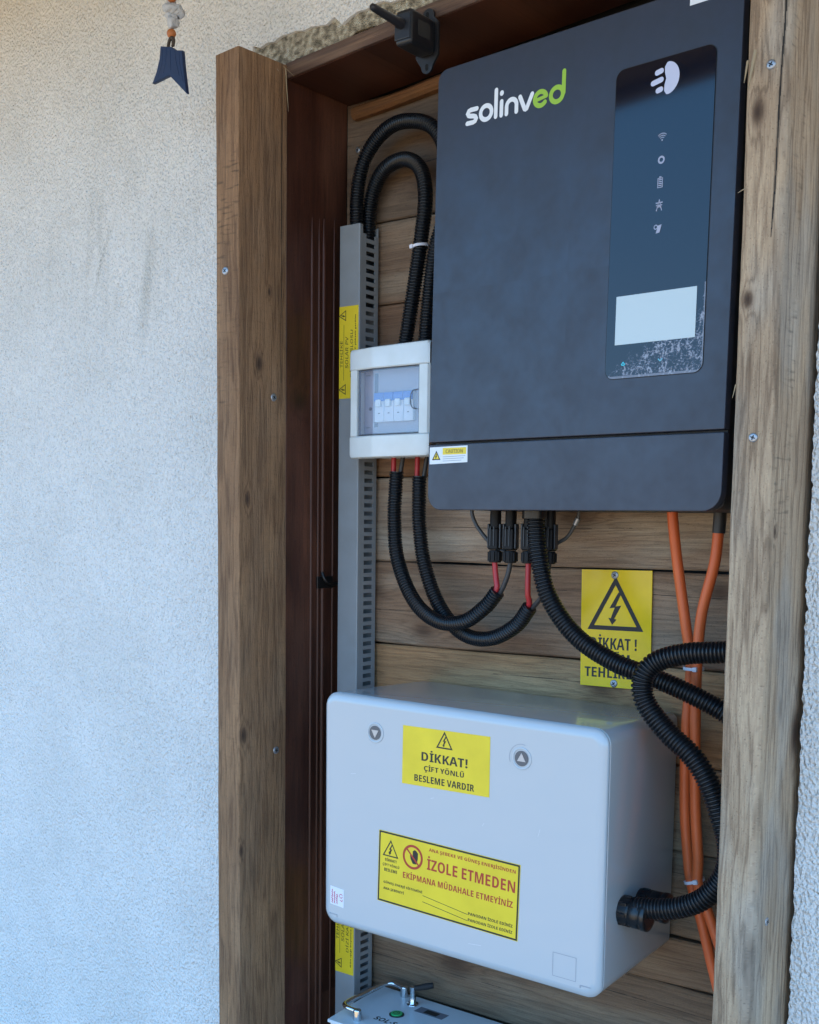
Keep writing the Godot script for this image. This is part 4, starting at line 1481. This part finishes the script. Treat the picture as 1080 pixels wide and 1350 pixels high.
func tie(label: String, at: Vector3, axis: Vector3, r: float, w: float, group: String, squash := 1.0, side := -1.0) -> void:
	var t := thing("cable_tie", label, "cable tie", at, group)
	var y := axis.normalized()
	var x := y.cross(Vector3(0, 0, 1)).normalized()
	t.basis = Basis(x, y, x.cross(y))
	var mb := MB.new()
	var a: Array = []
	for k in [[r, -w / 2], [r + 0.0012, -w / 2], [r + 0.0012, w / 2], [r, w / 2], [r, -w / 2]]:
		var l := PackedVector3Array()
		for s in 28:
			var an := TAU * s / 28
			l.append(Vector3(sin(an) * k[0] * squash, k[1], cos(an) * k[0]))
		a.append(l)
	mb.loft(a, 30.0, false)
	part("strap", mb, M.tie, t)
	var h := MB.new()
	h.rbox(Vector3(side * r * 0.55 - 0.0028, -w * 0.8, r * 0.80), Vector3(side * r * 0.55 + 0.0028, w * 0.8, r * 0.80 + 0.0042), 0.001, 1)
	part("head", h, M.tie, t)


func conduits() -> void:
	var cm: Material = M.conduit
	var V := func(x: float, y: float, z: float) -> Vector3: return Vector3(x, y, z)
	# upper pair: out of the duct, round, and down behind or beside the inverter
	whole("corrugated_conduit", conduit([V.call(-0.250, 0.30, 0.034), V.call(-0.2460, 0.395, 0.035), V.call(-0.2442, 0.4616, 0.036), V.call(-0.2278, 0.5046, 0.037), V.call(-0.1890, 0.5325, 0.040), V.call(-0.1430, 0.5330, 0.044), V.call(-0.1030, 0.5135, 0.046), V.call(-0.0830, 0.4700, 0.046), V.call(-0.0840, 0.4100, 0.046), V.call(-0.1010, 0.3584, 0.046), V.call(-0.1096, 0.2998, 0.046), V.call(-0.1165, 0.2250, 0.046)], 0.0100), cm, "black corrugated conduit in the outer, taller loop above the duct", "conduit", "black corrugated conduits")
	whole("corrugated_conduit", conduit([V.call(-0.2410, 0.30, 0.0175), V.call(-0.2395, 0.395, 0.0175), V.call(-0.2330, 0.4504, 0.0190), V.call(-0.2072, 0.4821, 0.026), V.call(-0.1652, 0.4892, 0.034), V.call(-0.1306, 0.4696, 0.042), V.call(-0.1166, 0.4306, 0.048), V.call(-0.1191, 0.3791, 0.052), V.call(-0.1284, 0.3104, 0.055), V.call(-0.1403, 0.2465, 0.055), V.call(-0.1450, 0.2150, 0.055)], 0.0102), cm, "black corrugated conduit in the inner loop, down to the breaker box, with a white tie", "conduit", "black corrugated conduits")
	tie("white cable tie round the conduit loop beside the inverter's upper left edge", Vector3(-0.1207, 0.3640, 0.053), Vector3(-0.14, 1, 0), 0.0108, 0.0035, "white cable ties")

	# lower pair: from the breaker box round to the plug connectors
	var c3 := [V.call(-0.1586, 0.0669, 0.0500), V.call(-0.1598, 0.040, 0.0505), V.call(-0.1600, 0.0065, 0.0520), V.call(-0.1494, -0.0507, 0.0580), V.call(-0.1149, -0.1064, 0.0660), V.call(-0.0710, -0.1324, 0.0730), V.call(-0.0244, -0.1314, 0.0780), V.call(0.0128, -0.1094, 0.0810), V.call(0.0316, -0.0890, 0.0820)]
	var c4 := [V.call(-0.1230, 0.0604, 0.0450), V.call(-0.1230, 0.035, 0.0450), V.call(-0.1220, -0.0035, 0.0450), V.call(-0.1112, -0.0603, 0.0460), V.call(-0.0832, -0.1159, 0.0480), V.call(-0.0415, -0.1490, 0.0530), V.call(0.0056, -0.1525, 0.0600), V.call(0.0511, -0.1323, 0.0680), V.call(0.0756, -0.1065, 0.0740)]
	whole("corrugated_conduit", conduit(c3, 0.0100), cm, "black corrugated conduit from the breaker box, ending at the first pair of connectors", "conduit", "black corrugated conduits")
	whole("corrugated_conduit", conduit(c4, 0.0100), cm, "black corrugated conduit from the breaker box, hanging lowest, ending at the second pair of connectors", "conduit", "black corrugated conduits")
	# connectors under the inverter
	var mx := [[0.0265, 0.0815], [0.0495, 0.0815], [0.0755, 0.0800], [0.1045, 0.0790]]
	var lab := ["black plug connector on the red wire, leftmost under the inverter", "black plug connector on a black wire, second from the left under the inverter", "black plug connector on the red wire, half behind the thick conduit", "black plug connector behind the thick conduit, rightmost under the inverter"]
	for k in 4:
		var t := thing("plug_connector", lab[k], "connector", Vector3(mx[k][0], -0.052, mx[k][1]), "black plug connectors under the inverter")
		var nut := MB.new()
		nut.tube(PackedVector3Array([Vector3(0, 0, 0), Vector3(0, 0.001, 0), Vector3(0, 0.014, 0), Vector3(0, 0.0155, 0)]), PackedFloat32Array([0.0072, 0.0082, 0.0082, 0.0070]), 12)
		var nr := part("nut", nut, M.connector, t)
		var rb := MB.new()
		for q in 8:
			var an := TAU * (q + 0.5) / 8
			rb.rbox(Vector3(cos(an) * 0.0082 - 0.0012, 0.002, sin(an) * 0.0082 - 0.0012), Vector3(cos(an) * 0.0082 + 0.0012, 0.0135, sin(an) * 0.0082 + 0.0012), 0.0004, 1)
		part("grip_ribs", rb, M.connector, nr)
		var b := MB.new()
		b.rbox(Vector3(-0.0075, 0.016, -0.0075), Vector3(0.0075, 0.044, 0.0075), 0.0025, 2)
		b.tube(PackedVector3Array([Vector3(0, 0.0440, 0), Vector3(0, 0.068, 0)]), PackedFloat32Array([0.0072, 0.0072]), 14)
		part("body", b, M.connector, t)
		var cl := MB.new()
		for s: float in [-1.0, 1.0]:
			cl.rbox(Vector3(s * 0.0087 - 0.0012, 0.018, -0.0042), Vector3(s * 0.0087 + 0.0012, 0.049, 0.0042), 0.0008, 1)
			cl.rbox(Vector3(s * 0.0027 - 0.0008, 0.021, 0.0072), Vector3(s * 0.0027 + 0.0008, 0.046, 0.0086), 0.0005, 1)
		part("clip", cl, mat(lin(0.02, 0.023, 0.03), 0.28), t)
	# wires through the lower conduits
	var rw := ["red wire from the breaker box to the leftmost plug connector", "red wire from the breaker box to the third plug connector"]
	var bw := ["thin black wire from the breaker box to the second plug connector", "thin black wire from the breaker box to the plug connector behind the thick conduit"]
	for k in 2:
		var c: Array = [c3, c4][k]
		var mid: Array = c.slice(1, c.size() - 1)
		var end: Vector3 = c[c.size() - 1]
		var top: Vector3 = Vector3(c[1].x + 0.001, 0.098, c[1].z)
		var r1: Array = [top + Vector3(-0.001, 0, 0.004)]
		var k1: Array = [top + Vector3(0.012, 0, -0.002)]
		for q: Vector3 in mid:
			r1.append(q + Vector3(-0.0028, 0.0012, 0.002))
			k1.append(q + Vector3(0.0028, -0.0012, -0.002))
		var cr: Array = mx[k * 2]
		var ck: Array = mx[k * 2 + 1]
		r1.append_array([end + Vector3(-0.001, 0.003, 0.001), Vector3(lerpf(end.x, cr[0], 0.55), end.y + 0.016, cr[1]), Vector3(cr[0], -0.056, cr[1]), Vector3(cr[0], -0.042, cr[1])])
		k1.append_array([end + Vector3(0.003, -0.001, -0.002), Vector3(lerpf(end.x, ck[0], 0.75), end.y + 0.018, ck[1]), Vector3(ck[0], -0.052, ck[1]), Vector3(ck[0], -0.040, ck[1])])
		whole("red_wire", cable(r1, 0.0036, 0.004, 10), M.red_cable, rw[k], "wire", "red wires in the conduits")
		whole("black_wire", cable(k1, 0.0032, 0.004, 10), M.black_cable, bw[k], "wire", "black wires in the conduits")
	# thin grey earth wires under the inverter
	var gw := mat(lin(0.06, 0.06, 0.06), 0.45)
	whole("earth_wire", cable([V.call(-0.0290, 0.025, 0.055), V.call(-0.0280, 0.0100, 0.055), V.call(-0.0250, 0.0020, 0.055), V.call(-0.0175, -0.0096, 0.055), V.call(-0.0004, -0.0262, 0.055), V.call(0.018, -0.0360, 0.058), V.call(0.040, -0.042, 0.058)], 0.0026, 0.003, 8), gw, "thin grey wire curving down left of the plug connectors", "wire")
	var ew := thing("earth_wire", "thin grey wire with a crimped lug right of the plug connectors", "wire", Vector3(0.135, -0.03, 0.06))
	var wi := cable([V.call(-0.040, -0.002, 0.0), V.call(-0.030, 0.0038, 0.0), V.call(-0.0166, 0.0116, 0.0), V.call(-0.0073, 0.0248, 0.0), V.call(-0.0023, 0.0341, 0.0), V.call(-0.0005, 0.0500, 0.0)], 0.0024, 0.003, 8)
	part("wire", wi, gw, ew)
	var lug := MB.new()
	lug.tube(PackedVector3Array([Vector3(-0.0062, 0.0268, 0), Vector3(-0.0022, 0.0346, 0)]), PackedFloat32Array([0.0034, 0.0034]), 12)
	part("lug", lug, M.zinc, ew)

	# thick conduit out of the inverter, and the loop from the enclosure's gland
	var f := thing("corrugated_conduit", "thick black conduit hanging from the inverter's underside, sweeping right in front of the yellow sign", "conduit", Vector3(0.105, 0.01, 0.105), "black corrugated conduits")
	var fm := conduit([V.call(0.100, 0.022, 0.108), V.call(0.1015, 0.004, 0.108), V.call(0.1065, -0.039, 0.108), V.call(0.1205, -0.0892, 0.106), V.call(0.1570, -0.1340, 0.105), V.call(0.2085, -0.1625, 0.104), V.call(0.258, -0.1765, 0.102), V.call(0.304, -0.1925, 0.098), V.call(0.340, -0.2085, 0.094), V.call(0.385, -0.238, 0.086)], 0.0112, 0.0043)
	part("hose", fm, cm, f).position = -f.position
	var gz := MB.new()
	gz.tube(PackedVector3Array([Vector3(0.100, 0.022, 0.108), Vector3(0.1, 0.004, 0.108), Vector3(0.1, 0.003, 0.108)]), PackedFloat32Array([0.0152, 0.0152, 0.0135]), 16)
	part("gland", gz, cm, f).position = -f.position
	whole("corrugated_conduit", conduit([V.call(0.415, -0.126, 0.126), V.call(0.385, -0.1335, 0.134), V.call(0.3564, -0.1380, 0.1380), V.call(0.3175, -0.1423, 0.1420), V.call(0.2838, -0.1538, 0.1460), V.call(0.2705, -0.1733, 0.1500), V.call(0.2742, -0.1985, 0.1500), V.call(0.3020, -0.2294, 0.1500), V.call(0.3340, -0.2548, 0.1500), V.call(0.3530, -0.2815, 0.1500), V.call(0.3665, -0.3131, 0.1500), V.call(0.3760, -0.3430, 0.1500), V.call(0.3755, -0.3700, 0.1500), V.call(0.3640, -0.3930, 0.1500), V.call(0.3450, -0.4120, 0.1520), V.call(0.3197, -0.4240, 0.1535), V.call(0.2942, -0.4300, 0.1540), V.call(0.2720, -0.4330, 0.1540)], 0.0121, 0.0043), cm, "black conduit looping from behind the right post down to the grey enclosure's gland", "conduit", "black corrugated conduits")

	# orange cables
	var o1 := whole("orange_cable", cable([V.call(0.2580, 0.025, 0.062), V.call(0.2589, 0.0066, 0.0620), V.call(0.2632, -0.0445, 0.0550), V.call(0.2743, -0.1243, 0.0480), V.call(0.2801, -0.1663, 0.0450), V.call(0.2771, -0.2415, 0.0450), V.call(0.2785, -0.3328, 0.0450), V.call(0.2847, -0.3962, 0.0450), V.call(0.2896, -0.4258, 0.0450), V.call(0.3047, -0.4709, 0.0450), V.call(0.3188, -0.5186, 0.0450), V.call(0.345, -0.60, 0.045)], 0.0063), M.orange, "orange cable from the inverter's underside, the left one of the tied pair", "cable", "orange cables")
	var o2 := thing("orange_cable", "orange cable with a black sleeve at its top, the right one of the tied pair", "cable", Vector3(0.294, 0.0, 0.055), "orange cables")
	part("cable", cable([V.call(0.3160, 0.020, 0.060), V.call(0.3149, -0.0042, 0.0600), V.call(0.3112, -0.0431, 0.0590), V.call(0.2965, -0.1053, 0.0570), V.call(0.2925, -0.1654, 0.0560), V.call(0.2932, -0.2399, 0.0560), V.call(0.2965, -0.3302, 0.0560), V.call(0.3022, -0.3932, 0.0560), V.call(0.3030, -0.4235, 0.0560), V.call(0.3185, -0.4579, 0.0560), V.call(0.3340, -0.4957, 0.0560), V.call(0.36, -0.56, 0.055)], 0.0063), M.orange, o2).position = -o2.position
	var sl := MB.new()
	sl.tube(PackedVector3Array([Vector3(0.3160, 0.022, 0.060), Vector3(0.3156, 0.004, 0.060), Vector3(0.3148, -0.011, 0.060)]), PackedFloat32Array([0.0074, 0.0074, 0.0074]), 14)
	part("sleeve", sl, M.black_cable, o2).position = -o2.position
	tie("white cable tie round both orange cables, just above the grey enclosure", Vector3(0.2862, -0.1690, 0.0505), Vector3(0, 1, 0), 0.0122, 0.0035, "white cable ties", 0.9, 1.0)
	tie("white cable tie round both orange cables, beside the enclosure's gland", Vector3(0.2962, -0.4215, 0.0505), Vector3(-0.3, 1, 0), 0.0122, 0.0035, "white cable ties", 0.9, 1.0)


func battery() -> void:
	var t := thing("battery_unit", "pale blue-grey battery unit with chrome handle, under the enclosure", "battery", Vector3(0.03, -1.2, 0.15))
	var top := -0.6897
	var off := -t.position
	var paint := mat(lin(0.62, 0.65, 0.67), 0.3)
	var b := MB.new()
	b.rbox(Vector3(-0.189, -1.2, 0.012), Vector3(0.26, top - 0.004, 0.148), 0.002, 1)
	part("case", b, paint, t).position = off
	var p := MB.new()
	var lp: Array = []
	for q in [[top - 0.004, 0.0], [top - 0.0008, 0.0], [top, 0.0008]]:
		var l := PackedVector3Array()
		for e in [[-0.2010 + q[1], 0.060], [-0.1900, 0.1515 - q[1]], [0.262 - q[1], 0.1515 - q[1]], [0.262 - q[1], 0.010 + q[1]], [-0.2025 + q[1], 0.010 + q[1]]]:
			l.append(Vector3(e[0], q[0], e[1]))
		lp.append(l)
	p.loft(lp, 20.0)
	part("top_plate", p, paint, t).position = off
	var h := Node3D.new()
	h.name = "handle"
	t.add_child(h)
	h.position = off
	var bar := MB.new()
	var pts := spline([Vector3(-0.158, top + 0.012, 0.021), Vector3(-0.178, top + 0.013, 0.019), Vector3(-0.187, top + 0.013, 0.026), Vector3(-0.188, top + 0.013, 0.07), Vector3(-0.186, top + 0.013, 0.118), Vector3(-0.177, top + 0.013, 0.127), Vector3(-0.156, top + 0.012, 0.128)], 0.003)
	bar.tube(pts, filled(pts.size(), 0.0034), 14)
	part("grip", bar, M.steel, h)
	for z: float in [0.021, 0.128]:
		var po := MB.new()
		po.tube(PackedVector3Array([Vector3(-0.156, top, z), Vector3(-0.156, top + 0.0135, z), Vector3(-0.156, top + 0.015, z)]), PackedFloat32Array([0.0060, 0.0060, 0.0048]), 18)
		part("handle_post", po, M.steel, h)
	# button, toggle, label, lettering on the plate: a frame whose z looks up
	var f := Transform3D(Basis(Vector3(1, 0, 0), Vector3(0, 0, -1), Vector3(0, 1, 0)), Vector3(0, top, 0) + off)
	var bt := MB.new()
	bt.plate(circle(Vector2(-0.1245, -0.080), 0.0105, 24), 0.0001, 0.0014)
	var bo := part("power_button", bt, M.ink, t)
	bo.transform = f
	var gn := MB.new()
	gn.plate(circle(Vector2(-0.1245, -0.080), 0.0082, 24), 0.0014, 0.0030)
	part("button_cap", gn, mat(lin(0.03, 0.4, 0.12), 0.35), bo)
	var sy := MB.new()
	sy.stroke(arc(Vector2(-0.1245, -0.080), 0.0042, 0.0042, 120, 420, 18), 0.0011, 0.0031)
	sy.stroke(pv([-0.1245, -0.0790, -0.1245, -0.0745]), 0.0011, 0.0031)
	part("power_symbol", sy, M.ink, bo)
	var tg := MB.new()
	tg.tube(PackedVector3Array([Vector3(-0.129, top, 0.037), Vector3(-0.129, top + 0.002, 0.037), Vector3(-0.129, top + 0.0021, 0.037), Vector3(-0.129, top + 0.012, 0.037), Vector3(-0.129, top + 0.0122, 0.037), Vector3(-0.129, top + 0.026, 0.037)]), PackedFloat32Array([0.0085, 0.0085, 0.0048, 0.0048, 0.0040, 0.0040]), 16)
	part("terminal", tg, M.steel, t).position = off
	var lv := MB.new()
	lv.tube(PackedVector3Array([Vector3(-0.127, top + 0.024, 0.036), Vector3(-0.112, top + 0.028, 0.027), Vector3(-0.104, top + 0.030, 0.022)]), PackedFloat32Array([0.0036, 0.0048, 0.0042]), 12)
	part("lever", lv, M.black_matt, t).position = off
	var lb := sheet(t, "indicator_label", pv([-0.1140, -0.054, -0.0660, -0.054, -0.0660, -0.036, -0.1140, -0.036]), 0.0001, mat(lin(0.16, 0.17, 0.2), 0.4))
	lb.transform = f
	sheet(lb, "indicator_window", quad2(-0.1000, -0.051, -0.0780, -0.040), 0.0005, M.ink, 0.0002)
	var tx := Node3D.new()
	tx.name = "print"
	t.add_child(tx)
	tx.transform = f
	letters(tx, "SOL·S", -0.1420, -0.1110, -0.1060, -0.1000, 0.0001, M.ink)


func ornament() -> void:
	var t := thing("hanging_ornament", "blue ribbon-shaped ceramic pendant hanging under orange and white beads", "ornament", Vector3(-0.386, 0.619, 0.25))
	var o := -Vector3(-0.386, 0.619, 0.25)
	var blue := mat(lin(0.005, 0.02, 0.068), 0.5)
	var loops: Array = []
	var out := pv([-0.4231, 0.5794, -0.3895, 0.5830, -0.3561, 0.5530, -0.3590, 0.5700, -0.3625, 0.5920, -0.3644, 0.6092, -0.3750, 0.6115, -0.3860, 0.6185, -0.4062, 0.6237, -0.4085, 0.6080, -0.4150, 0.5920])
	var a := MB.new()
	if Geometry2D.is_polygon_clockwise(out): out.reverse()
	var c := Vector2.ZERO
	for p in out: c += p / out.size()
	for q in [[-0.0030, 0.97], [-0.0022, 1.0], [0.0022, 1.0], [0.0030, 0.97]]:
		var l := PackedVector3Array()
		for p in out:
			var s: Vector2 = c + (p - c) * q[1]
			l.append(Vector3(s.x, s.y, q[0]))
		loops.append(l)
	a.loft(loops, 30.0)
	var pd := part("pendant", a, blue, t)
	pd.position = Vector3(o.x, o.y, 0)
	var rb := MB.new()
	for q in [[-0.4020, 0.6190, -0.4040, 0.6000, -0.4120, 0.5850], [-0.3950, 0.6190, -0.3960, 0.6040, -0.4010, 0.5880], [-0.3870, 0.6150, -0.3868, 0.6020, -0.3862, 0.5880], [-0.3780, 0.6110, -0.3760, 0.5990, -0.3700, 0.5780], [-0.3700, 0.6080, -0.3690, 0.5950, -0.3620, 0.5680]]:
		var p3: Array = []
		for i in range(0, q.size(), 2): p3.append(Vector3(q[i], q[i + 1], 0.0027))
		var sp := spline(p3, 0.004)
		rb.tube(sp, filled(sp.size(), 0.0009), 8)
	part("relief", rb, blue, pd)
	var cord := mat(lin(0.05, 0.035, 0.025), 0.8)
	var st := cable([Vector3(0.0, 0.0, 0.0), Vector3(0.0, 0.03, 0.0), Vector3(0.002, 0.10, 0.0), Vector3(0.003, 0.41, 0.0)], 0.0012, 0.01, 6)
	part("cord", st, cord, t)
	var kn := MB.new()
	kn.tube(spline([Vector3(-0.004, 0.0005, 0.003), Vector3(-0.005, 0.007, 0.001), Vector3(0.0, 0.011, 0.002), Vector3(0.005, 0.008, 0.002), Vector3(0.0045, -0.001, 0.003)], 0.002), filled(17, 0.0022), 8)
	part("knot", kn, cord, t)
	var orange := mat(lin(0.42, 0.13, 0.03), 0.45)
	var pebble := mat(lin(0.5, 0.49, 0.48), 0.7)
	pebble.heightmap_enabled = true
	var nt := NoiseTexture2D.new()
	nt.width = 128
	nt.height = 128
	nt.noise = noise(601, 0.06, 3)
	pebble.heightmap_texture = nt
	pebble.heightmap_scale = 0.2
	pebble.uv1_triplanar = true
	pebble.uv1_scale = Vector3(20, 20, 20)
	for q in [[-0.0015, 0.0172, 0.0, 0.0062, 0.0062, 0], [0.0035, 0.0295, 0.002, 0.0078, 0.0080, 1], [-0.0015, 0.0385, 0.0, 0.0075, 0.0062, 1], [0.0015, 0.0470, 0.002, 0.0110, 0.0070, 1], [0.0062, 0.0455, -0.004, 0.0085, 0.0085, 1], [0.0020, 0.0625, 0.002, 0.0072, 0.0075, 0], [-0.0060, 0.0620, -0.004, 0.0060, 0.0080, 1], [0.0040, 0.0760, 0.0, 0.0090, 0.0075, 1], [0.002, 0.0900, 0.0, 0.007, 0.007, 0]]:
		var nz := noise(int(q[1] * 9000.0), 60.0, 2)
		var lp: Array = []
		for k in 11:
			var el := PI * (k / 10.0 - 0.5)
			var l := PackedVector3Array()
			for s in 18:
				var an := TAU * s / 18
				var d := Vector3(sin(an) * cos(el), sin(el), cos(an) * cos(el))
				var w := 1.0 + (nz.get_noise_3dv(d * 0.012) * 0.5 if q[5] == 1 else 0.0)
				l.append(Vector3(q[0], q[1], q[2]) + Vector3(d.x * q[3], d.y * q[4], d.z * q[3]) * w + (d * 0.00002 if absf(cos(el)) < 0.01 else Vector3.ZERO))
			lp.append(l)
		var mb := MB.new()
		mb.loft(lp.slice(1, 10), 80.0)
		part("bead", mb, orange if q[5] == 0 else pebble, t)
